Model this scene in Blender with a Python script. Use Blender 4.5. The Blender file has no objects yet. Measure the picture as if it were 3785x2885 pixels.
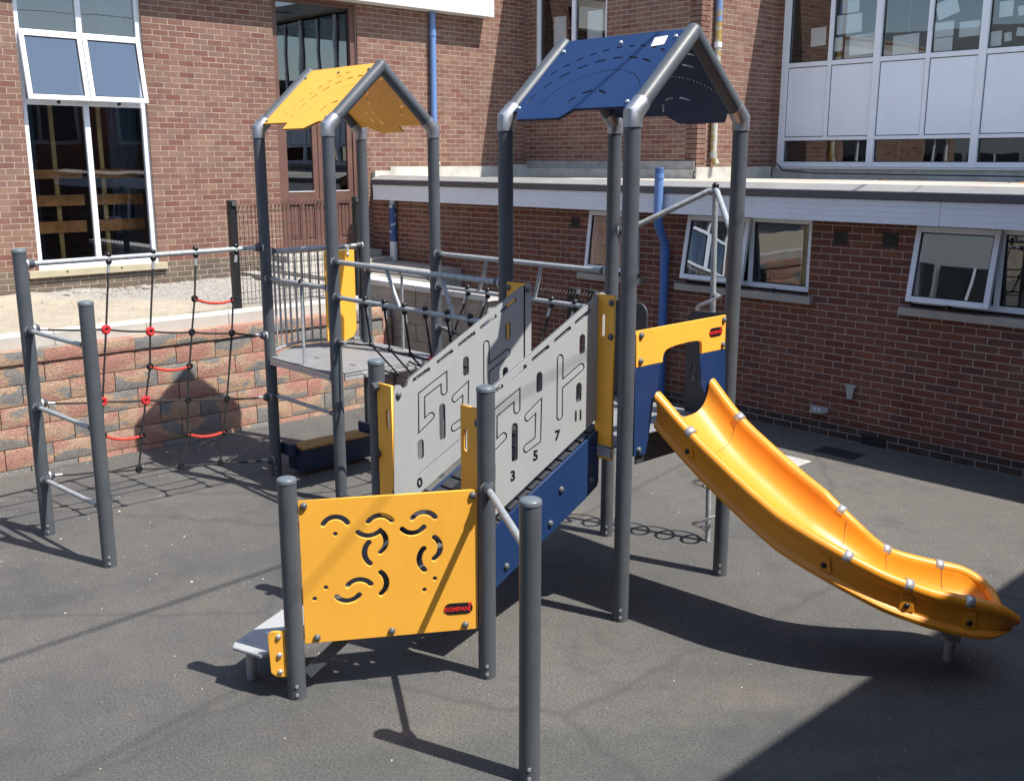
import bpy, bmesh, math, random
from mathutils import Vector, Matrix, Quaternion
random.seed(7)
R = math.radians
scene = bpy.context.scene
COL = scene.collection
# ------------------------------------------------------------------ camera, sky, sun, exposure
CAM = Vector((4.018, -4.742, 2.918)); FWD = Vector((-0.7107, 0.6678, -0.2200)).normalized()
cam_d = bpy.data.cameras.new('camera'); cam = bpy.data.objects.new('camera', cam_d); COL.objects.link(cam)
cam.location = CAM; cam.rotation_euler = FWD.to_track_quat('-Z', 'Y').to_euler()
cam_d.sensor_width = 36; cam_d.lens = 36.0; cam_d.clip_start = 0.05; cam_d.clip_end = 500
scene.camera = cam
SUNV = Vector((0.572, 0.195, 1.0))
world = bpy.data.worlds.new('World'); scene.world = world; world.use_nodes = True
wn = world.node_tree; bg = wn.nodes['Background']
sky = wn.nodes.new('ShaderNodeTexSky'); sky.sky_type = 'NISHITA'; sky.sun_disc = False
sky.sun_elevation = math.atan2(1.0, math.hypot(SUNV.x, SUNV.y)); sky.sun_rotation = math.atan2(SUNV.x, SUNV.y)
sky.air_density = 1.0; sky.dust_density = 1.0; sky.ozone_density = 1.0
wn.links.new(sky.outputs[0], bg.inputs[0]); bg.inputs[1].default_value = 0.142
sun_d = bpy.data.lights.new('sun', 'SUN'); sun_d.energy = 5.0; sun_d.angle = R(0.53); sun_d.color = (1.0, 0.95, 0.87)
sun = bpy.data.objects.new('sun', sun_d); COL.objects.link(sun); sun.location = (10, 4, 14)
sun.rotation_euler = (-SUNV).to_track_quat('-Z', 'Y').to_euler()
scene.view_settings.view_transform = 'Standard'; scene.view_settings.look = 'None'
scene.view_settings.exposure = 0.61; scene.view_settings.gamma = 1.0
scene.view_settings.use_curve_mapping = False
scene.render.engine = 'CYCLES'
scene.cycles.max_bounces = 6; scene.cycles.diffuse_bounces = 3; scene.cycles.glossy_bounces = 3; scene.cycles.transparent_max_bounces = 8

_cr = cam.rotation_euler.to_matrix()
def px(p):                                   # source-photo pixel of a world point (used only to rank bricks by size)
    d = _cr.transposed() @ (Vector(p) - CAM)
    if d.z > -0.05: return None
    return (1892.5 + 3785 * d.x / -d.z, 1442.5 - 3785 * d.y / -d.z, -d.z)

# ------------------------------------------------------------------ materials
def new_mat(name):
    m = bpy.data.materials.new(name); m.use_nodes = True
    return m, m.node_tree, m.node_tree.nodes['Principled BSDF']
def node(nt, t, **kw):
    n = nt.nodes.new(t)
    for k, v in kw.items(): setattr(n, k, v)
    return n
def noise(nt, vec, scale, detail=4, rough=0.55):
    n = node(nt, 'ShaderNodeTexNoise'); n.inputs['Scale'].default_value = scale
    n.inputs['Detail'].default_value = detail; n.inputs['Roughness'].default_value = rough
    nt.links.new(vec, n.inputs['Vector']); return n.outputs['Fac']
def ramp(nt, fac, stops, interp='LINEAR'):
    n = node(nt, 'ShaderNodeValToRGB'); cr = n.color_ramp; cr.interpolation = interp
    while len(cr.elements) < len(stops): cr.elements.new(0.5)
    for e, (p, c) in zip(cr.elements, stops): e.position = p; e.color = (*c, 1)
    nt.links.new(fac, n.inputs[0]); return n.outputs[0]
def mixc(nt, fac, a, b, mode='MIX'):
    n = node(nt, 'ShaderNodeMix', data_type='RGBA', blend_type=mode)
    for s, v in ((n.inputs[0], fac), (n.inputs[6], a), (n.inputs[7], b)):
        if isinstance(v, (int, float)): s.default_value = v
        elif isinstance(v, tuple): s.default_value = (*v, 1)
        else: nt.links.new(v, s)
    return n.outputs[2]
def bump(nt, h, strength, dist, bsdf, prev=None):
    b = node(nt, 'ShaderNodeBump'); b.inputs['Strength'].default_value = strength; b.inputs['Distance'].default_value = dist
    nt.links.new(h, b.inputs['Height'])
    if prev: nt.links.new(prev, b.inputs['Normal'])
    nt.links.new(b.outputs[0], bsdf.inputs['Normal']); return b.outputs[0]
def objco(nt):
    g = node(nt, 'ShaderNodeNewGeometry'); return g.outputs['Position']
def mathn(nt, op, a, b=None):
    n = node(nt, 'ShaderNodeMath', operation=op)
    for i, v in enumerate((a, b)):
        if v is None: continue
        if isinstance(v, (int, float)): n.inputs[i].default_value = v
        else: nt.links.new(v, n.inputs[i])
    return n.outputs[0]
def simple(name, col, rough=0.5, metal=0.0, var=0.12, vscale=6.0, grain=0.0, gscale=250, spec=0.5, dirt=None, scratch=0.0, grime=0.0):
    m, nt, b = new_mat(name); p = objco(nt)
    n1 = noise(nt, p, vscale, 5, 0.6)
    lo = tuple(c * (1 - var) for c in col); hi = tuple(min(1, c * (1 + var)) for c in col)
    c = ramp(nt, n1, ((0.3, lo), (0.7, hi)))
    if dirt:
        n2 = noise(nt, p, 2.3, 5, 0.7); c = mixc(nt, ramp(nt, n2, ((0.52, (0, 0, 0)), (0.75, (0.6, 0.6, 0.6)))), c, dirt)
    if scratch:
        n3 = node(nt, 'ShaderNodeMapping'); n3.inputs['Scale'].default_value = (60, 60, 9); nt.links.new(p, n3.inputs[0])
        s = ramp(nt, noise(nt, n3.outputs[0], 3.0, 6, 0.7), ((0.70, (0, 0, 0)), (0.76, (1, 1, 1))))
        c = mixc(nt, mathn(nt, 'MULTIPLY', s, scratch), c, tuple(min(1, x * 1.8 + 0.06) for x in col))
    if grime:
        gm = node(nt, 'ShaderNodeMapping'); gm.inputs['Scale'].default_value = (5, 5, 1.6); nt.links.new(p, gm.inputs[0])
        k = ramp(nt, noise(nt, gm.outputs[0], 1.6, 5, 0.72), ((0.46, (0, 0, 0)), (0.74, (1, 1, 1))))
        c = mixc(nt, mathn(nt, 'MULTIPLY', k, grime), c, tuple(0.55 * x + 0.03 for x in col))
        fs_ = node(nt, 'ShaderNodeMapping'); fs_.inputs['Scale'].default_value = (14, 70, 40); fs_.inputs['Rotation'].default_value = (0.4, 0.7, 0.5); nt.links.new(p, fs_.inputs[0])
        k2 = ramp(nt, noise(nt, fs_.outputs[0], 2.0, 5, 0.7), ((0.70, (0, 0, 0)), (0.75, (1, 1, 1))))
        c = mixc(nt, mathn(nt, 'MULTIPLY', k2, grime * 0.8), c, tuple(min(1, 0.8 * x + 0.12) for x in col))
    nt.links.new(c, b.inputs['Base Color'])
    r = node(nt, 'ShaderNodeMapRange'); r.inputs[3].default_value = max(0.04, rough - 0.08); r.inputs[4].default_value = min(1, rough + 0.1)
    nt.links.new(noise(nt, p, vscale * 4, 4), r.inputs[0]); nt.links.new(r.outputs[0], b.inputs['Roughness'])
    b.inputs['Metallic'].default_value = metal; b.inputs['Specular IOR Level'].default_value = spec
    if grain: bump(nt, noise(nt, p, gscale, 2), grain, 0.001, b)
    return m
M = {}
M['post'] = simple('post_paint', (0.080, 0.092, 0.105), 0.44, 0, 0.12, 5, 0.10, 400, 0.45, scratch=0.5, grime=0.3)
M['cap'] = simple('cap_plastic', (0.12, 0.145, 0.17), 0.38, 0, 0.06)
M['collar'] = simple('cast_aluminium', (0.40, 0.41, 0.43), 0.45, 0.9, 0.15, 14, 0.10, 300)
M['galv'] = simple('galvanised_steel', (0.36, 0.385, 0.40), 0.45, 0.25, 0.22, 30, 0.05, 200)
M['steel'] = simple('stainless_steel', (0.58, 0.56, 0.54), 0.30, 0.85, 0.08)
M['strap'] = simple('brushed_strap', (0.56, 0.56, 0.56), 0.38, 0.6, 0.06)
M['alu'] = simple('aluminium_profile', (0.60, 0.61, 0.62), 0.40, 0.6, 0.08, 12)
M['yellow'] = simple('yellow_hdpe', (0.92, 0.455, 0.055), 0.45, 0, 0.03, 3, 0.12, 500, 0.4, grime=0.14)
M['yellow_edge'] = simple('yellow_core', (0.42, 0.22, 0.06), 0.6, 0, 0.05)  # yellow with the deck's shade on the bench mixed in; also slide seams
M['slide'] = simple('slide_polyethylene', (0.76, 0.290, 0.016), 0.40, 0, 0.05, 3, 0.05, 300, 0.5, grime=0.22)
M['blue'] = simple('blue_hdpe', (0.011, 0.036, 0.118), 0.42, 0, 0.05, 4, 0.15, 500, 0.45, scratch=0.22, grime=0.2)
M['grey'] = simple('grey_hdpe', (0.36, 0.375, 0.385), 0.42, 0, 0.04, 3, 0.10, 500, 0.45, grime=0.16)
M['core'] = simple('dark_core_hdpe', (0.045, 0.047, 0.05), 0.6, 0, 0.05)
M['core_y'] = simple('brown_core_hdpe', (0.10, 0.055, 0.02), 0.6, 0, 0.05)
M['navy'] = simple('navy_hdpe', (0.008, 0.018, 0.055), 0.5, 0, 0.08)  # the blue board colour, darkened to carry the shade under the bench
M['dark'] = simple('charcoal_hdpe', (0.045, 0.050, 0.058), 0.45, 0, 0.08, 5, 0.1, 500)
M['bolt'] = simple('bolt_cap_plastic', (0.10, 0.11, 0.12), 0.3, 0, 0.05)
M['boltw'] = simple('bolt_cap_metal', (0.55, 0.58, 0.62), 0.3, 0.6, 0.05)
M['clamp'] = simple('clamp_rubber', (0.055, 0.065, 0.078), 0.5, 0, 0.06)
M['rope'] = simple('black_rope', (0.018, 0.018, 0.019), 0.75, 0, 0.3, 120, 0.6, 350)
M['redrope'] = simple('red_rope', (0.62, 0.045, 0.03), 0.7, 0, 0.25, 120, 0.6, 350)
M['knot'] = simple('black_knot', (0.012, 0.012, 0.013), 0.28, 0, 0.1)
M['redknot'] = simple('red_knot', (0.55, 0.025, 0.03), 0.35, 0, 0.1)
M['deck'] = simple('deck_board', (0.21, 0.215, 0.225), 0.55, 0, 0.10, 9, 0.3, 350, dirt=(0.28, 0.275, 0.265))
M['tread'] = simple('ramp_tread', (0.035, 0.037, 0.042), 0.6, 0, 0.15, 20, 0.3, 300)
M['badge'] = simple('badge_black', (0.012, 0.011, 0.011), 0.4)
M['red'] = simple('badge_red', (0.75, 0.03, 0.03), 0.4)
M['upvc'] = simple('white_upvc', (0.76, 0.80, 0.86), 0.32, 0, 0.03, 4, grime=0.12)
M['upvc_d'] = simple('white_weathered', (0.68, 0.68, 0.67), 0.45, 0, 0.05, 3, dirt=(0.5, 0.49, 0.46))
M['panel_w'] = simple('white_spandrel', (0.76, 0.82, 0.90), 0.35, 0, 0.03, 1.5, grime=0.10)
M['gasket'] = simple('black_gasket', (0.015, 0.015, 0.016), 0.6)
M['trim'] = simple('dark_grey_trim', (0.10, 0.10, 0.105), 0.5, 0.2, 0.12, 2)
M['trim_l'] = simple('grey_trim', (0.24, 0.235, 0.23), 0.6, 0, 0.12, 2)
M['felt'] = simple('roof_felt', (0.44, 0.405, 0.35), 0.8, 0, 0.2, 1.4, 0.3, 120, dirt=(0.35, 0.32, 0.28))
M['flash'] = simple('lead_flashing', (0.50, 0.49, 0.44), 0.6, 0, 0.25, 4, 0.6, 40, dirt=(0.36, 0.35, 0.32))
M['flash_d'] = simple('grey_flashing', (0.30, 0.31, 0.31), 0.6, 0, 0.2, 5, 0.4, 50)
M['concrete'] = simple('concrete', (0.36, 0.345, 0.31), 0.85, 0, 0.15, 5, 0.5, 150, dirt=(0.30, 0.28, 0.25))
M['kerb'] = simple('kerb_concrete', (0.47, 0.45, 0.41), 0.85, 0, 0.08, 4, 0.4, 180)
M['coping'] = simple('coping_concrete', (0.60, 0.585, 0.55), 0.8, 0, 0.08, 4, 0.3, 180)
M['sill'] = simple('sandstone_sill', (0.42, 0.375, 0.265), 0.8, 0, 0.12, 6, 0.4, 150)
M['oldblock'] = simple('old_concrete_block', (0.33, 0.29, 0.24), 0.9, 0, 0.25, 7, 0.9, 90, dirt=(0.23, 0.20, 0.17))
M['wood'] = simple('varnished_wood', (0.62, 0.28, 0.09), 0.35, 0, 0.35, 12)
M['woodpale'] = simple('pale_wood', (0.62, 0.43, 0.16), 0.45, 0, 0.2, 15)
M['door'] = simple('brown_door_paint', (0.135, 0.068, 0.054), 0.55, 0, 0.15, 5, 0.2, 200)
M['curtain'] = simple('blue_curtain', (0.16, 0.30, 0.42), 0.9, 0, 0.15, 8)
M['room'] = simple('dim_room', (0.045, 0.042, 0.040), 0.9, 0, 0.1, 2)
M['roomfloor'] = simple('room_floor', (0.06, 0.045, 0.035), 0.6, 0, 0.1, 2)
M['paper'] = simple('paper', (0.86, 0.88, 0.88), 0.8, 0, 0.03, 6)
M['fence'] = simple('black_powdercoat', (0.014, 0.014, 0.016), 0.45)
M['wire'] = simple('brown_wire', (0.03, 0.02, 0.018), 0.6)
M['ventb'] = simple('vent_plastic', (0.022, 0.018, 0.018), 0.6)
M['tile'] = simple('grey_plastic', (0.36, 0.37, 0.36), 0.6, 0, 0.1, 20)
M['iron'] = simple('cover_plate', (0.50, 0.50, 0.47), 0.55, 0.2, 0.12, 20, 0.6, 120)
M['patch'] = simple('black_patch', (0.016, 0.017, 0.020), 0.85, 0, 0.2, 20, 0.5, 200)
M['chips'] = simple('white_chips', (0.62, 0.60, 0.54), 0.8, 0, 0.2, 40)
M['stones'] = simple('pebbles', (0.29, 0.265, 0.235), 0.9, 0, 0.4, 40)

def pipe_mat(name, base, other, amount, rough=0.4):
    m, nt, b = new_mat(name); p = objco(nt)
    f = ramp(nt, noise(nt, p, 9, 6, 0.65), ((amount - 0.02, (0, 0, 0)), (amount + 0.02, (1, 1, 1))))
    c = mixc(nt, f, base, other)
    nt.links.new(c, b.inputs['Base Color']); b.inputs['Roughness'].default_value = rough
    return m
M['pipe_blue'] = pipe_mat('blue_pipe_paint', (0.135, 0.245, 0.50), (0.60, 0.62, 0.64), 0.76)
M['pipe_dblue'] = pipe_mat('dark_blue_pipe_paint', (0.035, 0.085, 0.24), (0.70, 0.70, 0.70), 0.585)
M['pipe_navy'] = pipe_mat('mid_blue_pipe_paint', (0.055, 0.15, 0.42), (0.25, 0.28, 0.33), 0.80)  # vent pipe's blue with the shade below the roof edge painted in
M['pipe_yel'] = pipe_mat('peeling_yellow_pipe', (0.36, 0.24, 0.06), (0.38, 0.39, 0.36), 0.50)
M['pipe_peel'] = pipe_mat('peeling_blue_pipe', (0.16, 0.25, 0.45), (0.36, 0.25, 0.07), 0.54)
M['pipe_white'] = pipe_mat('white_pipe_paint', (0.66, 0.67, 0.68), (0.25, 0.33, 0.50), 0.70)

def brick_mat(name, stops, mottled=0.25, stain=None):
    m, nt, b = new_mat(name); p = objco(nt)
    at = node(nt, 'ShaderNodeAttribute'); at.attribute_name = 'rnd'
    oi = node(nt, 'ShaderNodeObjectInfo')
    r = mathn(nt, 'FRACT', mathn(nt, 'ADD', at.outputs['Fac'], oi.outputs['Random']))
    c = ramp(nt, r, stops)
    n1 = noise(nt, p, 22, 6, 0.7); n2 = noise(nt, p, 3.0, 4, 0.6)
    c = mixc(nt, mottled, c, ramp(nt, n1, ((0.30, (0.25, 0.22, 0.22)), (0.5, (0.47, 0.45, 0.43)), (0.72, (0.70, 0.66, 0.60)))), 'OVERLAY')
    c = mixc(nt, 0.35, c, ramp(nt, n2, ((0.35, (0.35, 0.35, 0.37)), (0.65, (0.62, 0.58, 0.54)))), 'OVERLAY')
    mp = node(nt, 'ShaderNodeMapping'); mp.inputs['Scale'].default_value = (1.6, 1.6, 0.22); nt.links.new(p, mp.inputs[0])
    c = mixc(nt, mathn(nt, 'MULTIPLY', ramp(nt, noise(nt, mp.outputs[0], 1.5, 4, 0.65), ((0.45, (0, 0, 0)), (0.72, (1, 1, 1)))), 0.45), c, mixc(nt, 1.0, c, (0.62, 0.60, 0.60), 'MULTIPLY'))
    c = mixc(nt, mathn(nt, 'MULTIPLY', ramp(nt, noise(nt, p, 0.9, 5, 0.7), ((0.56, (0, 0, 0)), (0.75, (1, 1, 1)))), 0.35), c, (0.30, 0.24, 0.20))
    nt.links.new(c, b.inputs['Base Color']); b.inputs['Roughness'].default_value = 0.88
    b.inputs['Specular IOR Level'].default_value = 0.25
    bump(nt, noise(nt, p, 160, 4, 0.7), 0.55, 0.002, b)
    return m
M['brick'] = brick_mat('facing_brick', ((0.0, (0.198, 0.109, 0.086)), (0.22, (0.221, 0.135, 0.102)), (0.40, (0.188, 0.089, 0.071)), (0.58, (0.241, 0.155, 0.112)), (0.78, (0.208, 0.125, 0.102)), (1.0, (0.175, 0.076, 0.061))), 0.22)
M['brick_low'] = brick_mat('dark_facing_brick', ((0.0, (0.157, 0.058, 0.043)), (0.22, (0.193, 0.081, 0.055)), (0.42, (0.139, 0.063, 0.057)), (0.6, (0.220, 0.086, 0.055)), (0.8, (0.170, 0.086, 0.059)), (1.0, (0.148, 0.054, 0.041))), 0.30)
M['brick_eng'] = brick_mat('grey_plinth_brick', ((0.0, (0.133, 0.112, 0.086)), (0.35, (0.162, 0.133, 0.104)), (0.7, (0.122, 0.101, 0.083)), (1.0, (0.151, 0.133, 0.108))))
M['brick_base'] = brick_mat('damp_base_brick', ((0.0, (0.060, 0.045, 0.040)), (0.4, (0.085, 0.060, 0.050)), (0.7, (0.055, 0.045, 0.042)), (1.0, (0.10, 0.075, 0.062))), 0.4)
M['mortar'] = simple('mortar', (0.44, 0.355, 0.29), 0.95, 0, 0.15, 6, 0.6, 150)
M['mortar_low'] = simple('grey_mortar', (0.40, 0.355, 0.32), 0.95, 0, 0.18, 5, 0.6, 150, dirt=(0.29, 0.255, 0.23))

def block_mat():
    m, nt, b = new_mat('split_face_block'); p = objco(nt)
    oi = node(nt, 'ShaderNodeObjectInfo')
    at = node(nt, 'ShaderNodeVectorMath', operation='SCALE'); at.inputs[0].default_value = (37, 19, 53); nt.links.new(oi.outputs['Random'], at.inputs['Scale'])
    ad = node(nt, 'ShaderNodeVectorMath', operation='ADD'); nt.links.new(p, ad.inputs[0]); nt.links.new(at.outputs[0], ad.inputs[1])
    v = ad.outputs[0]
    rot = node(nt, 'ShaderNodeMapping'); rot.inputs['Rotation'].default_value = (0.75, 0, 0); rot.inputs['Scale'].default_value = (1, 0.75, 1.6); nt.links.new(v, rot.inputs[0])
    n = noise(nt, rot.outputs[0], 2.7, 4, 0.42)
    c = ramp(nt, n, ((0.42, (0.275, 0.268, 0.262)), (0.468, (0.320, 0.300, 0.282)), (0.490, (0.520, 0.350, 0.230)), (0.535, (0.540, 0.380, 0.285)), (0.565, (0.510, 0.295, 0.235)), (0.66, (0.490, 0.260, 0.210))))
    g = noise(nt, p, 45, 6, 0.75)
    c = mixc(nt, 0.7, c, ramp(nt, g, ((0.33, (0.32, 0.32, 0.32)), (0.66, (0.74, 0.72, 0.70)))), 'OVERLAY')
    g2 = noise(nt, p, 110, 3, 0.8)
    c = mixc(nt, 0.7, c, ramp(nt, g2, ((0.35, (0.16, 0.16, 0.17)), (0.5, (0.5, 0.5, 0.5)), (0.65, (0.80, 0.78, 0.76)))), 'OVERLAY')
    nt.links.new(c, b.inputs['Base Color']); b.inputs['Roughness'].default_value = 0.95; b.inputs['Specular IOR Level'].default_value = 0.2
    bump(nt, noise(nt, p, 55, 6, 0.8), 1.0, 0.028, b)
    return m
M['block'] = block_mat()

def ground_mat():
    m, nt, b = new_mat('rubber_wetpour'); p = objco(nt)
    big = noise(nt, p, 0.55, 4, 0.55)
    c = ramp(nt, big, ((0.34, (0.080, 0.081, 0.081)), (0.5, (0.100, 0.098, 0.094)), (0.66, (0.118, 0.113, 0.106))))
    # newer greenish-grey pour toward the south-east corner, with a soft irregular seam
    s = node(nt, 'ShaderNodeSeparateXYZ'); nt.links.new(p, s.inputs[0])
    e = mathn(nt, 'SUBTRACT', mathn(nt, 'MULTIPLY', s.outputs[0], 0.90), mathn(nt, 'MULTIPLY', s.outputs[1], 0.62))
    e = mathn(nt, 'ADD', e, mathn(nt, 'MULTIPLY', noise(nt, p, 1.6, 3), 0.7))
    sm = node(nt, 'ShaderNodeMapRange'); sm.inputs[1].default_value = 1.62; sm.inputs[2].default_value = 1.85; nt.links.new(e, sm.inputs[0])
    c = mixc(nt, mathn(nt, 'MULTIPLY', sm.outputs[0], 0.8), c, (0.080, 0.087, 0.084))
    # greyer tarmac near the low building
    t = node(nt, 'ShaderNodeMapRange'); t.inputs[1].default_value = 2.4; t.inputs[2].default_value = 2.9
    nt.links.new(mathn(nt, 'ADD', s.outputs[1], mathn(nt, 'MULTIPLY', noise(nt, p, 1.1, 4), 0.9)), t.inputs[0])
    c = mixc(nt, mathn(nt, 'MULTIPLY', t.outputs[0], 0.7), c, (0.125, 0.119, 0.108))
    sp = noise(nt, p, 150, 4, 0.85)
    c = mixc(nt, 0.75, c, ramp(nt, sp, ((0.36, (0.14, 0.14, 0.14)), (0.5, (0.5, 0.5, 0.5)), (0.66, (0.86, 0.86, 0.86)))), 'OVERLAY')
    sp2 = noise(nt, p, 62, 3, 0.8)
    c = mixc(nt, 0.55, c, ramp(nt, sp2, ((0.36, (0.22, 0.22, 0.22)), (0.5, (0.5, 0.5, 0.5)), (0.66, (0.80, 0.80, 0.80)))), 'OVERLAY')
    sc = noise(nt, p, 7, 5, 0.7)
    c = mixc(nt, 0.35, c, ramp(nt, sc, ((0.3, (0.38, 0.38, 0.39)), (0.7, (0.63, 0.61, 0.58)))), 'OVERLAY')
    tn = noise(nt, p, 1.3, 5, 0.68)
    c = mixc(nt, mathn(nt, 'MULTIPLY', ramp(nt, tn, ((0.56, (0, 0, 0)), (0.74, (1, 1, 1)))), 0.6), c, (0.145, 0.126, 0.103))
    dk = noise(nt, p, 0.95, 5, 0.7)
    c = mixc(nt, mathn(nt, 'MULTIPLY', ramp(nt, dk, ((0.53, (0, 0, 0)), (0.66, (1, 1, 1)))), 0.55), c, (0.058, 0.059, 0.061))
    vm = node(nt, 'ShaderNodeTexVoronoi', feature='DISTANCE_TO_EDGE'); vm.inputs['Scale'].default_value = 0.30
    wv = node(nt, 'ShaderNodeVectorMath', operation='ADD'); nt.links.new(p, wv.inputs[0])
    wn2 = node(nt, 'ShaderNodeTexNoise'); wn2.inputs['Scale'].default_value = 2.5; wn2.inputs['Detail'].default_value = 3; nt.links.new(p, wn2.inputs['Vector'])
    ws_ = node(nt, 'ShaderNodeVectorMath', operation='SCALE'); ws_.inputs['Scale'].default_value = 0.22; nt.links.new(wn2.outputs['Color'], ws_.inputs[0])
    nt.links.new(ws_.outputs[0], wv.inputs[1]); nt.links.new(wv.outputs[0], vm.inputs['Vector'])
    c = mixc(nt, mathn(nt, 'MULTIPLY', ramp(nt, vm.outputs['Distance'], ((0.0, (1, 1, 1)), (0.012, (0, 0, 0)))), 0.5), c, (0.060, 0.060, 0.060))
    wh = noise(nt, p, 2.2, 6, 0.75)
    c = mixc(nt, mathn(nt, 'MULTIPLY', ramp(nt, wh, ((0.70, (0, 0, 0)), (0.78, (1, 1, 1)))), 0.35), c, (0.24, 0.23, 0.21))
    nt.links.new(c, b.inputs['Base Color']); b.inputs['Roughness'].default_value = 0.86; b.inputs['Specular IOR Level'].default_value = 0.3
    nb = bump(nt, noise(nt, p, 170, 4, 0.7), 0.8, 0.004, b)
    return m
M['ground'] = ground_mat()
def gravel_mat():
    m, nt, b = new_mat('sand_and_gravel'); p = objco(nt)
    s = node(nt, 'ShaderNodeSeparateXYZ'); nt.links.new(p, s.inputs[0])
    k = mathn(nt, 'ADD', mathn(nt, 'MULTIPLY', s.outputs[1], 0.9), mathn(nt, 'MULTIPLY', noise(nt, p, 2.0, 4), 1.4))
    k = mathn(nt, 'SUBTRACT', k, mathn(nt, 'MULTIPLY', mathn(nt, 'ADD', s.outputs[0], 7.8), 0.55))
    mr = node(nt, 'ShaderNodeMapRange'); mr.inputs[1].default_value = 1.25; mr.inputs[2].default_value = 1.75; nt.links.new(k, mr.inputs[0])
    sand = ramp(nt, noise(nt, p, 6, 8, 0.7), ((0.3, (0.34, 0.295, 0.225)), (0.7, (0.45, 0.40, 0.32))))
    v = node(nt, 'ShaderNodeTexVoronoi'); v.inputs['Scale'].default_value = 55; nt.links.new(p, v.inputs['Vector'])
    grav = ramp(nt, v.outputs['Color'], ((0.1, (0.16, 0.15, 0.145)), (0.5, (0.31, 0.295, 0.27)), (0.9, (0.46, 0.435, 0.395))))
    c = mixc(nt, mr.outputs[0], sand, grav)
    nt.links.new(c, b.inputs['Base Color']); b.inputs['Roughness'].default_value = 0.95
    n1 = bump(nt, noise(nt, p, 30, 8, 0.75), 0.9, 0.02, b)
    return m
M['gravel'] = gravel_mat()
def glass_mat(name, refl, tint, rough=0.0):
    m = bpy.data.materials.new(name); m.use_nodes = True; nt = m.node_tree; nt.nodes.clear()
    out = node(nt, 'ShaderNodeOutputMaterial'); tr = node(nt, 'ShaderNodeBsdfTransparent'); gl = node(nt, 'ShaderNodeBsdfGlossy')
    tr.inputs[0].default_value = (*tint, 1); gl.inputs['Roughness'].default_value = rough
    gl.inputs[0].default_value = (0.92, 0.96, 1.0, 1)
    g = node(nt, 'ShaderNodeNewGeometry'); bp = node(nt, 'ShaderNodeBump'); bp.inputs['Strength'].default_value = 0.06; bp.inputs['Distance'].default_value = 0.02
    n = node(nt, 'ShaderNodeTexNoise'); n.inputs['Scale'].default_value = 1.6; n.inputs['Detail'].default_value = 1
    nt.links.new(g.outputs['Position'], n.inputs['Vector']); nt.links.new(n.outputs['Fac'], bp.inputs['Height']); nt.links.new(bp.outputs[0], gl.inputs['Normal'])
    fr = node(nt, 'ShaderNodeLayerWeight'); fr.inputs[0].default_value = 0.35
    mr = node(nt, 'ShaderNodeMapRange'); mr.inputs[3].default_value = refl; mr.inputs[4].default_value = 0.95; nt.links.new(fr.outputs['Fresnel'], mr.inputs[0])
    mx = node(nt, 'ShaderNodeMixShader'); nt.links.new(mr.outputs[0], mx.inputs[0]); nt.links.new(tr.outputs[0], mx.inputs[1]); nt.links.new(gl.outputs[0], mx.inputs[2])
    nt.links.new(mx.outputs[0], out.inputs[0]); return m
M['glass'] = glass_mat('window_glass', 0.13, (0.86, 0.90, 0.90))

M['glass_sash'] = glass_mat('sash_glass', 0.26, (0.80, 0.84, 0.86))
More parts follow.
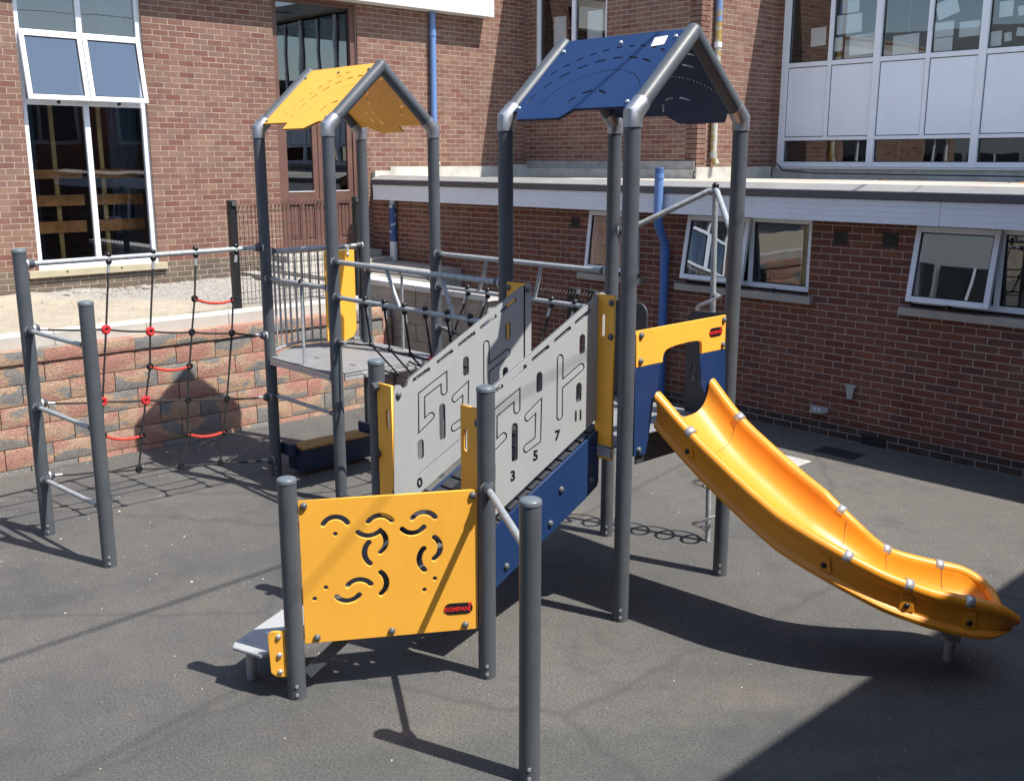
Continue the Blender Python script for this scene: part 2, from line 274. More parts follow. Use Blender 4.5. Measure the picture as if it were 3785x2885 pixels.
# ------------------------------------------------------------------ mesh helpers
def V(*a): return Vector(a)
class MB:
    def __init__(s): s.v = []; s.f = []
    def add(s, vs, fs):
        n = len(s.v); s.v += [tuple(v) for v in vs]; s.f += [tuple(i + n for i in f) for f in fs]; return s
    def box(s, x0, x1, y0, y1, z0, z1):
        return s.add([(x0, y0, z0), (x1, y0, z0), (x1, y1, z0), (x0, y1, z0), (x0, y0, z1), (x1, y0, z1), (x1, y1, z1), (x0, y1, z1)],
                     [(0, 3, 2, 1), (4, 5, 6, 7), (0, 1, 5, 4), (1, 2, 6, 5), (2, 3, 7, 6), (3, 0, 4, 7)])
    def obox(s, c, u, v, w, hu, hv, hw):
        c, u, v, w = Vector(c), Vector(u) * hu, Vector(v) * hv, Vector(w) * hw
        P = [c + a * u + b * v + d * w for d in (-1, 1) for a, b in ((-1, -1), (1, -1), (1, 1), (-1, 1))]
        return s.add(P, [(0, 3, 2, 1), (4, 5, 6, 7), (0, 1, 5, 4), (1, 2, 6, 5), (2, 3, 7, 6), (3, 0, 4, 7)])
    def cyl(s, p0, p1, r0, r1=None, n=16, caps=True):
        return s.tube([p0, p1], [r0, r0 if r1 is None else r1], n, caps)
    def tube(s, pts, r, n=8, caps=True, closed=False):
        pts = [Vector(p) for p in pts]; m = len(pts)
        if isinstance(r, (int, float)): r = [r] * m
        def tan(i):
            if closed: d = pts[(i + 1) % m] - pts[(i - 1) % m]
            else: d = pts[min(i + 1, m - 1)] - pts[max(i - 1, 0)]
            return d.normalized()
        t = tan(0); ref = Vector((0, 0, 1)) if abs(t.z) < 0.95 else Vector((1, 0, 0))
        a = t.cross(ref).normalized(); rings = []
        for i in range(m):
            t2 = tan(i); q = t.rotation_difference(t2); a = (q @ a).normalized(); a = (a - t2 * a.dot(t2)).normalized(); b = t2.cross(a); t = t2
            k = 1.0
            if 0 < i < m - 1 and not closed:
                d1 = (pts[i] - pts[i - 1]).normalized(); k = 1 / max(0.5, d1.dot(t2))
            # widen mitred rings only in the bend plane
            ring = []
            for j in range(n):
                o = a * math.cos(2 * math.pi * j / n) + b * math.sin(2 * math.pi * j / n)
                if k > 1.001:
                    nd = ((pts[i + 1] - pts[i]).normalized() - d1); nd = nd - t2 * nd.dot(t2)
                    if nd.length > 1e-6:
                        nd.normalize(); o = o + nd * (o.dot(nd) * (k - 1))
                ring.append(pts[i] + o * r[i])
            rings.append(ring)
        return s.loft(rings, caps, closed)
    def loft(s, rings, caps=True, closed=False):
        n = len(rings[0]); m = len(rings); vs = [p for rg in rings for p in rg]; fs = []
        for i in range(m if closed else m - 1):
            k = (i + 1) % m
            for j in range(n):
                fs.append((i * n + j, i * n + (j + 1) % n, k * n + (j + 1) % n, k * n + j))
        if caps and not closed:
            fs.append(tuple(reversed(range(n)))); fs.append(tuple(range((m - 1) * n, m * n)))
        return s.add(vs, fs)
    def sphere(s, c, r, n=12, m=8, sz=1.0, axis=(0, 0, 1), z0=-1.0):
        c = Vector(c); q = Vector((0, 0, 1)).rotation_difference(Vector(axis)); rings = []
        for i in range(m + 1):
            t = z0 + (0.999 - z0) * i / m if z0 > -1 else -math.cos(math.pi * (i * 0.96 + 0.02 * m) / m)
            rr = math.sqrt(max(0, 1 - t * t))
            rings.append([c + q @ (Vector((math.cos(2 * math.pi * j / n) * rr, math.sin(2 * math.pi * j / n) * rr, t * sz)) * r) for j in range(n)])
        return s.loft(rings)
    def prism(s, poly, o, u, v, w, t0, t1):
        o, u, v, w = Vector(o), Vector(u), Vector(v), Vector(w); n = len(poly)
        A = [o + u * a + v * b + w * t0 for a, b in poly]; B = [o + u * a + v * b + w * t1 for a, b in poly]
        return s.add(A + B, [tuple(reversed(range(n))), tuple(range(n, 2 * n))] + [(i, (i + 1) % n, n + (i + 1) % n, n + i) for i in range(n)])
    def mesh(s, name, mat, smooth=False, fix=False):
        me = bpy.data.meshes.new(name); me.from_pydata(s.v, [], s.f); me.update()
        if fix:
            bm = bmesh.new(); bm.from_mesh(me); bmesh.ops.recalc_face_normals(bm, faces=bm.faces); bm.to_mesh(me); bm.free()
        if mat: me.materials.append(M[mat] if isinstance(mat, str) else mat)
        if smooth: me.shade_smooth(); me.set_sharp_from_angle(angle=R(38))
        return me
    def build(s, name, mat, parent=None, smooth=False, label=None, bevel=0.0, fix=True):
        return put(name, s.mesh(name, mat, smooth, fix), parent, label=label, bevel=bevel)
def put(name, me, parent=None, loc=None, rot=None, scale=None, label=None, bevel=0.0):
    o = bpy.data.objects.new(name, me); COL.objects.link(o)
    if loc is not None: o.location = loc
    if rot is not None: o.rotation_euler = rot
    if scale is not None: o.scale = scale
    if parent is not None: adopt(o, parent)
    if label: o['label'] = label
    if bevel:
        b = o.modifiers.new('bevel', 'BEVEL'); b.width = bevel; b.segments = 2; b.limit_method = 'ANGLE'; b.angle_limit = R(40)
    return o
WM = {}
def adopt(o, p):
    o.parent = p
    w = WM.get(p.name)
    if w is not None: o.matrix_parent_inverse = w.inverted()
def thing(name, label, cat, loc=(0, 0, 0), group=None):
    o = bpy.data.objects.new(name, None); COL.objects.link(o); o.location = loc; o.empty_display_size = 0.2
    WM[o.name] = Matrix.Translation(Vector(loc)); tag(o, label, cat, group); return o
def tag(o, label=None, cat=None, group=None, kind=None):
    if label: o['label'] = label
    if cat: o['category'] = cat
    if group: o['group'] = group
    if kind: o['kind'] = kind
    return o
# --- plates with holes, cut from 2-D outlines
def plate(name, outer, holes, o, u, v, t, mat, parent, w0=0.0, bev=0.0015, label=None):
    """flat board in the frame (o,u,v,w=uxv): occupies w0-t .. w0"""
    cu = bpy.data.curves.new('tmp', 'CURVE'); cu.dimensions = '2D'; cu.fill_mode = 'BOTH'
    cu.extrude = max(1e-4, t / 2 - bev); cu.bevel_depth = bev; cu.bevel_resolution = 1 if bev else 0; cu.offset = -bev
    for poly in [outer] + list(holes):
        sp = cu.splines.new('POLY'); sp.points.add(len(poly) - 1); sp.use_cyclic_u = True
        for p, (a, b) in zip(sp.points, poly): p.co = (a, b, 0, 1)
    return curve_to(cu, name, o, u, v, w0 - t / 2, mat, parent, label)
def curve_to(cu, name, o, u, v, w, mat, parent, label=None):
    ob = bpy.data.objects.new('tmp', cu); COL.objects.link(ob)
    dg = bpy.context.evaluated_depsgraph_get()
    me = bpy.data.meshes.new_from_object(ob.evaluated_get(dg), depsgraph=dg)
    bpy.data.objects.remove(ob); bpy.data.curves.remove(cu)
    u, v = Vector(u).normalized(), Vector(v).normalized(); n = u.cross(v); o = Vector(o) + n * w
    me.transform(Matrix(((u.x, v.x, n.x, o.x), (u.y, v.y, n.y, o.y), (u.z, v.z, n.z, o.z), (0, 0, 0, 1))))
    me.materials.clear(); me.materials.append(M[mat]); me.name = name
    return put(name, me, parent, label=label)
def text(name, body, size, o, u, v, mat, parent, ext=0.0008, bold=0.0, w=0.001):
    cu = bpy.data.curves.new('tmp', 'FONT'); cu.body = body; cu.size = size; cu.align_x = 'CENTER'; cu.align_y = 'CENTER'
    cu.extrude = ext; cu.offset = bold; cu.resolution_u = 3
    return curve_to(cu, name, o, u, v, w, mat, parent)
def arcp(c, r, a0, a1, n): return [(c[0] + r * math.cos(a0 + (a1 - a0) * i / n), c[1] + r * math.sin(a0 + (a1 - a0) * i / n)) for i in range(n + 1)]
def stroke(path, hw, n=6):
    """outline of a round-ended stroke along a 2-D polyline"""
    P = [Vector(p) for p in path]; L, Rr = [], []
    for i, p in enumerate(P):
        d0 = (P[i] - P[i - 1]).normalized() if i else None; d1 = (P[i + 1] - P[i]).normalized() if i < len(P) - 1 else None
        d = ((d0 or d1) + (d1 or d0)).normalized(); k = 1.0 / max(0.45, d.dot(d1 or d0)); nn = Vector((-d.y, d.x)) * hw * k
        L.append(p + nn); Rr.append(p - nn)
    d = (P[-1] - P[-2]).normalized(); a = math.atan2(d.y, d.x)
    end = arcp(P[-1], hw, a + math.pi / 2, a - math.pi / 2, n)
    d = (P[1] - P[0]).normalized(); a = math.atan2(d.y, d.x)
    st = arcp(P[0], hw, a - math.pi / 2, a - 3 * math.pi / 2, n)
    return [tuple(p) for p in L[:-1]] [1:] + end + [tuple(p) for p in reversed(Rr[:-1])][:-1] + st
def slot(p0, p1, hw, n=6): return stroke([p0, p1], hw, n)
def arc3(a, b, c, k=9):
    ax, ay = a; bx, by = b; cx, cy = c
    d = 2 * (ax * (by - cy) + bx * (cy - ay) + cx * (ay - by))
    ux = ((ax * ax + ay * ay) * (by - cy) + (bx * bx + by * by) * (cy - ay) + (cx * cx + cy * cy) * (ay - by)) / d
    uy = ((ax * ax + ay * ay) * (cx - bx) + (bx * bx + by * by) * (ax - cx) + (cx * cx + cy * cy) * (bx - ax)) / d
    r = math.hypot(ax - ux, ay - uy); a0 = math.atan2(ay - uy, ax - ux); a1 = math.atan2(by - uy, bx - ux); a2 = math.atan2(cy - uy, cx - ux)
    def w(x): return (x + math.pi) % (2 * math.pi) - math.pi
    e = a0 + w(a1 - a0) + w(a2 - a1); return arcp((ux, uy), r, a0, e, k)
def circ(c, r, n=10): return [(c[0] + r * math.cos(2 * math.pi * i / n), c[1] + r * math.sin(2 * math.pi * i / n)) for i in range(n)]
def rrect(x0, x1, y0, y1, r, n=4):
    return arcp((x1 - r, y1 - r), r, 0, math.pi / 2, n) + arcp((x0 + r, y1 - r), r, math.pi / 2, math.pi, n) + arcp((x0 + r, y0 + r), r, math.pi, 1.5 * math.pi, n) + arcp((x1 - r, y0 + r), r, 1.5 * math.pi, 2 * math.pi, n)
XH, YH, ZH = V(1, 0, 0), V(0, 1, 0), V(0, 0, 1)

# ================================================================== GROUND
g = MB(); g.add([(-70, -70, 0), (70, -70, 0), (70, 70, 0), (-70, 70, 0)], [(0, 1, 2, 3)])
ground = tag(g.build('ground', 'ground'), kind='structure')
g = MB(); N = 26
ys = [-14 + (2.68 + 14) * i / 90 for i in range(91)]; xs = [-9.69 + 3.54 * i / N for i in range(N + 1)]
rg = random.Random(3)
top = [(x, y, 1.215 + 0.02 * math.sin(3 * x + 2 * y) + rg.uniform(-0.012, 0.012) + (0.035 if x < -9.4 else 0) * rg.random()) for y in ys for x in xs]
fs = [(j * (N + 1) + i, j * (N + 1) + i + 1, (j + 1) * (N + 1) + i + 1, (j + 1) * (N + 1) + i) for j in range(90) for i in range(N)]
g.add(top, fs); tag(g.build('upper_ground', 'gravel', smooth=True), kind='structure')
g = MB()
for i in range(2600):
    x = rg.uniform(-9.6, -6.3); y = rg.uniform(-1.9, 2.6)
    if y < 0.95 + 0.5 * (x + 7.8) and rg.random() < 0.85: continue
    r = rg.uniform(0.006, 0.02) * (1.6 if x < -9.35 else 1)
    P = [V(x, y, 1.225) + Vector((a * r * rg.uniform(.6, 1.2), b * r * rg.uniform(.6, 1.2), c * r * .7)) for a, b, c in ((1, 0, 0), (0, 1, 0), (-1, 0, 0), (0, -1, 0), (0, 0, 1))]
    g.add(P, [(0, 1, 4), (1, 2, 4), (2, 3, 4), (3, 0, 4)])
for i in range(260):   # broken mortar and rubble along the foot of the wall
    x = -9.66 + abs(rg.gauss(0, 0.10)); y = rg.uniform(-2.2, 3.2); r = rg.uniform(0.012, 0.05)
    P = [V(x, y, 1.225) + Vector((a * r * rg.uniform(.5, 1.3), b * r * rg.uniform(.5, 1.5), c * r * rg.uniform(.3, .8))) for a, b, c in ((1, 0, 0), (0, 1, 0), (-1, 0, 0), (0, -1, 0), (0, 0, 1))]
    g.add(P, [(0, 1, 4), (1, 2, 4), (2, 3, 4), (3, 0, 4)])
tag(g.build('gravel', 'stones', fix=False), 'loose grey gravel and rubble on the raised ground', 'gravel', kind='stuff')
g = MB()
LY_ = 5.06
for i in range(1300):
    if i < 900: x = rg.uniform(-5.9, 2.5); y = rg.uniform(-3.6, 4.9)
    else: x = rg.uniform(-5.9, -2.0); y = rg.uniform(-2.6, 1.6)
    if i % 4 == 0: x = rg.uniform(-3.5, 1.5); y = LY_ - abs(rg.gauss(0, .10))
    if i % 9 == 0: x = -5.97 + abs(rg.gauss(0, .12)); y = rg.uniform(-3, 2.5)
    r = rg.choice((.0018, .0022, .0028, .0028, .004, .005)) * rg.uniform(.7, 1.3)
    if rg.random() < .012: r *= 2.0
    a0 = rg.uniform(0, 6)
    P = [(x + r * math.cos(a0 + k * 1.57) * rg.uniform(.6, 1.4), y + r * math.sin(a0 + k * 1.57) * rg.uniform(.6, 1.4), 0.001) for k in range(4)] + [(x, y, r * .8)]
    g.add(P, [(0, 1, 4), (1, 2, 4), (2, 3, 4), (3, 0, 4)])
tag(g.build('white_chips', 'chips', fix=False), 'tiny white chips scattered over the dark rubber ground', 'chips', kind='stuff')
# cover plate and dark patch by the low wall
c = thing('access_cover', 'pale grey metal access cover set in the tarmac near the brick wall', 'cover', (-1.25, 3.88, 0))
MB().box(-1.47, -1.04, 3.69, 4.07, 0.0, 0.012).build('cover_plate', 'iron', c, bevel=0.004)
for i in range(7):
    for j in range(6):
        x = -1.44 + i * .06 + (j % 2) * .03; y = 3.72 + j * .06
        if x < -1.06: MB().obox((x, y, 0.0135), (.7, .7, 0), (-.7, .7, 0), (0, 0, 1), .018, .005, .003).build('tread_bar', 'iron', c, fix=False)
tag(MB().box(-1.24, -.80, 4.44, 4.69, 0, 0.006).build('rubber_mat', 'patch'), 'thin black rubber patch on the ground along the brick wall', 'mat')

# ================================================================== RETAINING WALL
RX = -6.0
rw = thing('retaining_wall', 'low retaining wall of orange red and grey split-faced blocks', 'wall', (RX, 0, 0))
MB().box(RX - .30, RX - .035, -13.9, 2.66, 0, 1.16).build('backing', 'oldblock', rw)
rb = random.Random(11)
def block_mesh(L, H, k, amp=0.0055):
    rr = random.Random(k); nu, nv = 7, 4; g = MB(); vs = []
    for j in range(nv + 1):
        for i in range(nu + 1):
            edge = i in (0, nu) or j in (0, nv)
            vs.append((-.012 + (0 if edge else rr.uniform(0.004, 0.004 + 2 * amp)), -L / 2 + L * i / nu, H * j / nv))
    fs = [(j * (nu + 1) + i, j * (nu + 1) + i + 1, (j + 1) * (nu + 1) + i + 1, (j + 1) * (nu + 1) + i) for j in range(nv) for i in range(nu)]
    g.add(vs, fs)
    n = len(g.v); B = [(-.06, -L / 2, 0), (-.06, L / 2, 0), (-.06, L / 2, H), (-.06, -L / 2, H)]; g.v += B
    b0 = [i for i in range(nu + 1)]; b1 = [nv * (nu + 1) + i for i in range(nu + 1)]; l0 = [j * (nu + 1) for j in range(nv + 1)]; r0 = [j * (nu + 1) + nu for j in range(nv + 1)]
    g.f += [tuple(b0[::-1] + [n, n + 1]), tuple(b1 + [n + 2, n + 3]), tuple(l0 + [n + 3, n]), tuple(r0[::-1] + [n + 1, n + 2])]
    return g.mesh('block', 'block', smooth=True, fix=True)
BL, BH = 0.441, 0.1985
bmeshes = [block_mesh(BL - .009, BH - .009, k) for k in range(6)]
for row in range(6):
    z = 1.045 - BH * (row + 1); off = (row % 2) * BL / 2 - .334
    H = BH
    k = -10
    while True:
        y = off + BL * k
        if y - BL / 2 > 2.66: break
        k += 1
        if y + BL / 2 < -4.3: continue
        me = rb.choice(bmeshes); sc = 1.0
        if y + BL / 2 > 2.66:
            if 2.66 - (y - BL / 2) < .1: continue
            sc = (2.66 - (y - BL / 2)) / BL; y = (2.66 + y - BL / 2) / 2
        put('block', me, rw, (RX + row * .006 + rb.uniform(-.003, .003), y, z + .003), (0, 0, 0), (1, sc, 1))
capm = []
for k in range(4):
    gm = block_mesh(.437, .118, 40 + k, .005); capm.append(gm)
for k in range(17):
    y = -4.5 + .441 * k + .2
    if y > 2.6: break
    put('cap_block', rb.choice(capm), rw, (RX + .022, y, 1.046))
capt = MB().box(-.26, -.02, -.2185, .2185, .09, .120).mesh('cap_slab', 'block')
for k in range(17):
    y = -4.5 + .441 * k + .2
    if y > 2.6: break
    put('cap_slab', capt, rw, (RX + .022, y, 1.0465))
# kerb edging along the top
kb = thing('kerb_edging', 'pale concrete kerb stones along the top of the block retaining wall', 'kerb', (-6.2, 0, 1.17))
km = MB(); km.prism([(0, 0), (.125, 0), (.125, .115), (.10, .142), (0, .142)], (-.125, -.457, 0), XH, ZH, -YH, -.914, 0)
kme = km.mesh('kerb_stone', 'kerb', fix=True)
for k in range(8):
    put('kerb_stone', kme, kb, (-6.125 + rb.uniform(-.003, .003), -5.0 + .921 * k + .5, 1.168 + rb.uniform(-.003, .003)), (0, 0, rb.uniform(-.004, .004)))

# old grey block wall with pale coping, terrace and steps by the door
ow = thing('block_wall', 'old grey-brown concrete block wall with pale coping beside the terrace', 'wall', (-5.4, 2.75, 0))
MB().box(-6.80, -4.30, 2.712, 2.90, 0, 1.40).build('backing', 'mortar_low', ow)
for row in range(7):
    x = -6.02 - (row % 2) * .225
    while x < -4.30:
        x1 = min(x + .44, -4.296)
        if x1 - x > .05:
            x0 = max(x, -5.995)
            MB().box(x0 + .004, x1 - .004, 2.698 + rb.uniform(0, .006), 2.75, row * .2 + .005, row * .2 + .195).build('concrete_block', 'oldblock', ow, fix=False)
        x += .45
for row in range(7):
    MB().box(-4.32, -4.292, 2.71, 2.895, row * .2 + .005, row * .2 + .195).build('end_block', 'concrete', ow, fix=False)
for k in range(4):
    MB().box(-6.80 + k * .64, -6.80 + k * .64 + .634, 2.66, 2.94, 1.402, 1.47).build('coping_stone', 'coping', ow, bevel=.006)
tr = MB(); tr.box(-9.69, -7.5, 2.95, 5.06, 0, 1.36); tr.box(-9.69, -6.81, 2.70, 2.95, 0, 1.30)
tag(tr.build('terrace', 'concrete'), kind='structure')
st = thing('door_step', 'two shallow concrete steps in front of the brown double door', 'steps', (-9.4, 4.1, 1.2))
MB().box(-9.69, -9.05, 3.0, 5.0, 1.2, 1.42).build('lower_step', 'concrete', st, bevel=.01)
MB().box(-9.69, -9.35, 3.25, 4.98, 1.42, 1.52).build('upper_step', 'concrete', st, bevel=.01)

# ================================================================== BRICK BUILDINGS
BRICKS = []          # (score, wall, spec)
def wall(parent, name, o, u, n, L, z0, z1, openings, matfn, mortar, thick=.22, phase=0.0, proud=.0025):
    """brick wall on the line o + u*t (outer face), outward normal n"""
    o, u, n = Vector((*o, 0)), Vector((*u, 0)), Vector((*n, 0))
    us = sorted({0.0, L} | {a for op in openings for a in op[:2] if 0 < a < L}); zs = sorted({z0, z1} | {a for op in openings for a in op[2:] if z0 < a < z1})
    g = MB()
    for a, b in zip(us, us[1:]):
        run = None
        for c, d in zip(zs, zs[1:]):
            if any(op[0] - 1e-6 <= a and b <= op[1] + 1e-6 and op[2] - 1e-6 <= c and d <= op[3] + 1e-6 for op in openings): continue
            g.obox(o + u * (a + b) / 2 - n * thick / 2 + ZH * (c + d) / 2, u, n, ZH, (b - a) / 2, thick / 2, (d - c) / 2)
    w = g.build(name, mortar, parent)
    row = 0; z = z0 + .005
    while z + .02 < z1:
        h = min(.065, z1 - z); t = -.1125 * (row % 2) - phase
        while t < L:
            segs = [(max(t, 0), min(t + .215, L))]
            for op in openings:
                if z + h * .5 > op[2] - .002 and z + h * .5 < op[3] + .002:
                    new = []
                    for a, b in segs:
                        if b <= op[0] or a >= op[1]: new.append((a, b))
                        else:
                            if a < op[0] - .01: new.append((a, op[0]))
                            if b > op[1] + .01: new.append((op[1], b))
                    segs = new
            bds = [0.0, L] + [e for op in openings if op[2] - .002 < z + h * .5 < op[3] + .002 for e in op[:2]]
            for a, b in segs:
                for bd in bds:
                    if 0 < bd - b < .062: b = bd
                    if 0 < a - bd < .062: a = bd
                if b - a > .05:
                    c = o + u * (a + b) / 2 + ZH * z
                    q = px(c + ZH * h / 2); sc = 0
                    if q and -30 < q[0] < 3815 and -20 < q[1] < 2900:
                        e0, e1 = px(c - u * (b - a) / 2), px(c + u * (b - a) / 2); e2 = px(c + ZH * h); e3 = px(c)
                        if e0 and e1: sc = abs(e1[0] - e0[0]) * abs(e3[1] - e2[1])
                    BRICKS.append((sc, parent.name, w, c, u, n, b - a, h, matfn(z), proud + random.uniform(-.0012, .0012)))
            t += .225
        row += 1; z += .075
    return w
def finish_bricks():
    base = {}
    def bm_(mat):
        if mat not in base: base[mat] = MB().box(-.5, .5, -.02, 0, 0, 1).mesh('brick', mat)
        return base[mat]
    for bname in sorted({b[1] for b in BRICKS}):
        L = sorted([b for b in BRICKS if b[1] == bname], key=lambda b: -b[0])
        for b in L[:300]:
            sc, _, w, c, u, n, l, h, mat, pr = b
            rot = math.atan2(u.y, u.x)
            loc = c + n * pr
            # mesh -Y side must face into the wall
            fl = 1 if (Matrix.Rotation(rot, 3, 'Z') @ Vector((0, 1, 0))).dot(n) > 0 else -1
            put('brick', bm_(mat), w, loc, (0, 0, rot if fl > 0 else rot + math.pi), (l, 1, h))
        rest = {}
        for b in L[300:]: rest.setdefault((b[2].name, b[8]), []).append(b)
        for (wn_, mat), bs in rest.items():
            g = MB(); rv = []
            for sc, _, w, c, u, n, l, h, mat, pr in bs:
                g.obox(c + n * (pr - .011) + ZH * h / 2, u, n, ZH, l / 2, .011, h / 2); r = random.random(); rv += [r] * 6
            me = g.mesh('brickwork', mat); at = me.attributes.new('rnd', 'FLOAT', 'FACE'); at.data.foreach_set('value', rv)
            tag(put('brickwork', me, bs[0][2]), kind='stuff')

AX, LY, BY, CX, DY = -9.7, 5.07, 8.45, -5.861, 10.53
main = thing('school_building', 'two-storey brick school building with tall white windows and brown door', 'building', (AX, 4, 0))
ext = thing('brick_extension', 'single-storey brick extension with flat roof and white fascia boards', 'building', (-4, LY, 0))
TW = (-.16, 1.44, 1.53, 5.24); DR = (3.40, 4.87, 1.52, 5.24)
A0 = -5.0
def shift(op, d): return (op[0] - d, op[1] - d, op[2], op[3])
W3L = (-4.6, -3.0, 1.53, 5.24)
wall(main, 'hall_wall', (AX, A0), (0, 1), (1, 0), LY - A0, 1.155, 5.9, [shift(TW, A0), shift(DR, A0), shift(W3L, A0)], lambda z: 'brick_eng' if z < 1.50 else 'brick', 'mortar', phase=.05)
wall(main, 'upper_hall_wall', (AX, LY), (0, 1), (1, 0), BY - LY, 2.655, 5.9, [], lambda z: 'brick', 'mortar', phase=.14)
BW = (-9.41, -7.76, 4.0, 6.2)
wall(main, 'recess_wall', (AX, BY), (1, 0), (0, -1), CX - AX, 2.70, 6.5, [shift(BW, AX)], lambda z: 'brick', 'mortar')
wall(main, 'pier_wall', (CX, BY), (0, 1), (1, 0), DY - BY, 2.70, 6.5, [], lambda z: 'brick', 'mortar', phase=.1)
wall(main, 'reveal_wall', (CX, DY), (1, 0), (0, -1), .118, 2.70, 6.5, [], lambda z: 'brick', 'mortar')
MB().box(CX + .04, 3.0, DY - .012, DY + .05, 2.60, 2.764).build('plinth', 'flash', main)
W1 = (-4.97, -4.13, 1.49, 2.295); W2 = (-3.41, -1.785, 1.49, 2.295); W3 = (-.64, 1.10, 1.49, 2.295)
EX0, EX1 = AX + .004, 3.2
wall(ext, 'extension_wall', (EX0, LY), (1, 0), (0, -1), EX1 - EX0, 0.0, 2.30, [shift(W, EX0) for W in (W1, W2, W3)], lambda z: 'brick_base' if z < .15 else 'brick_low', 'mortar_low', phase=.06)
MB().box(-1.04, -.78, LY - .018, LY, 0, .10).build('damp_proof_patch', 'patch', ext, bevel=.004)
MB().box(EX1 - .2, EX1, LY + .225, DY, 0, 2.3).build('end_wall', 'brick_low', ext)
# low flat roof
RZ = 2.62
MB().box(-9.34, 3.4, 4.86, DY + .3, 2.50, RZ).build('roof_deck', 'felt', ext)
MB().box(-9.69, -9.345, LY + .01, 8.44, 2.50, RZ - .01).build('roof_gutter', 'flash', ext)
MB().box(-9.34, 3.4, 4.86, LY + .03, 2.302, 2.318).build('soffit', 'upvc_d', ext)
for k in range(4):
    z0 = 2.303 + .0572 * k
    x = -9.34
    for L in (2.9, 3.0, 3.12, 3.72):
        MB().box(x + .002, min(x + L, 3.4) - .002, 4.828 - .004 * (k == 3), 4.858, z0, z0 + (.0566)).build('fascia_board', 'upvc', ext, bevel=.0012); x += L
x = -9.36
for k in range(5):
    L = 2.56
    MB().box(x, x + L - .003, 4.80, 4.858, 2.536, 2.60).build('roof_edge_trim', 'trim', ext, bevel=.004)
    g = MB(); g.prism([(4.80, 2.602), (4.86, 2.602), (5.02, 2.665), (4.99, 2.675), (4.80, 2.615)], (x, 0, 0), YH, ZH, XH, 0, L - .003)
    g.build('roof_upstand', 'trim_l', ext); x += L
MB().box(-9.34, 3.4, 5.015, 5.03, 2.60, 2.66).build('upstand_back', 'trim_l', ext)
# flashings where the roof meets the upper walls
MB().box(AX + .012, AX + .035, LY + .35, 7.85, 2.60, 2.80).build('flashing', 'flash', main)
MB().box(AX + .014, AX + .10, LY - .0, 5.42, 2.60, 2.74).build('flashing', 'flash', main)
MB().box(AX + .036, AX + .10, 7.86, BY - .02, 2.60, 2.83).build('flashing', 'flash', main)
MB().box(AX + .1, CX - .02, BY - .03, BY - .012, 2.60, 2.89).build('flashing', 'flash_d', main)
MB().box(AX + .1, CX - .02, BY - .05, BY - .031, 2.60, 2.76).build('flashing', 'flash', main)
MB().box(CX + .012, CX + .04, BY - .04, DY - .05, 2.60, 2.80).build('flashing', 'flash', main)
# eaves of the main building
def eave(name, x0, x1, y0, y1):
    MB().box(x0, x1, y0, y1, 5.24, 5.62).build(name, 'upvc_d', main, bevel=.004)
for k in range(6):
    y0 = -5 + k * 2.08; eave('eave_board', AX + .255, AX + .28, y0, y0 + 2.075)
MB().box(AX - .3, AX + .254, -5.0, 7.478, 5.245, 5.262).build('soffit', 'upvc_d', main)
MB().box(AX - 6, AX + .254, -5.0, 7.478, 5.63, 5.75).build('main_roof', 'felt', main)
MB().box(AX - .1, CX + .35, BY - .28, BY + 4, 6.5, 6.8).build('upper_roof', 'felt', main)
MB().box(CX - .02, 4.0, DY - .28, DY + 4, 6.5, 6.81).build('upper_roof', 'felt', main)
MB().box(AX - .22, AX - .004, 7.0, 8.6, 5.905, 6.6).build('parapet', 'brick', main)

# ---------------- windows
def frame_win(g, o, u, n, a0, a1, z0, z1, b, dep, back=0.0):
    """four-sided frame of bar width b, outer face at back behind the plane"""
    o, u, n = Vector((*o, 0)), Vector((*u, 0)), Vector((*n, 0)); m = -n * (back + dep / 2)
    for c, hu, hz in (((a0 + b / 2, (z0 + z1) / 2), b / 2, (z1 - z0) / 2), ((a1 - b / 2, (z0 + z1) / 2), b / 2, (z1 - z0) / 2),
                      (((a0 + a1) / 2, z0 + b / 2), (a1 - a0) / 2 - b, b / 2), (((a0 + a1) / 2, z1 - b / 2), (a1 - a0) / 2 - b, b / 2)):
        g.obox(o + u * c[0] + ZH * c[1] + m, u, n, ZH, hu, dep / 2, hz)
def pane(o, u, n, a0, a1, z0, z1, back, parent, name='pane'):
    o, u, n = Vector((*o, 0)), Vector((*u, 0)), Vector((*n, 0))
    g = MB(); c = o - n * back
    g.add([c + u * a0 + ZH * z0, c + u * a1 + ZH * z0, c + u * a1 + ZH * z1, c + u * a0 + ZH * z1], [(0, 1, 2, 3)])
    return g.build(name, 'glass', parent, fix=False)
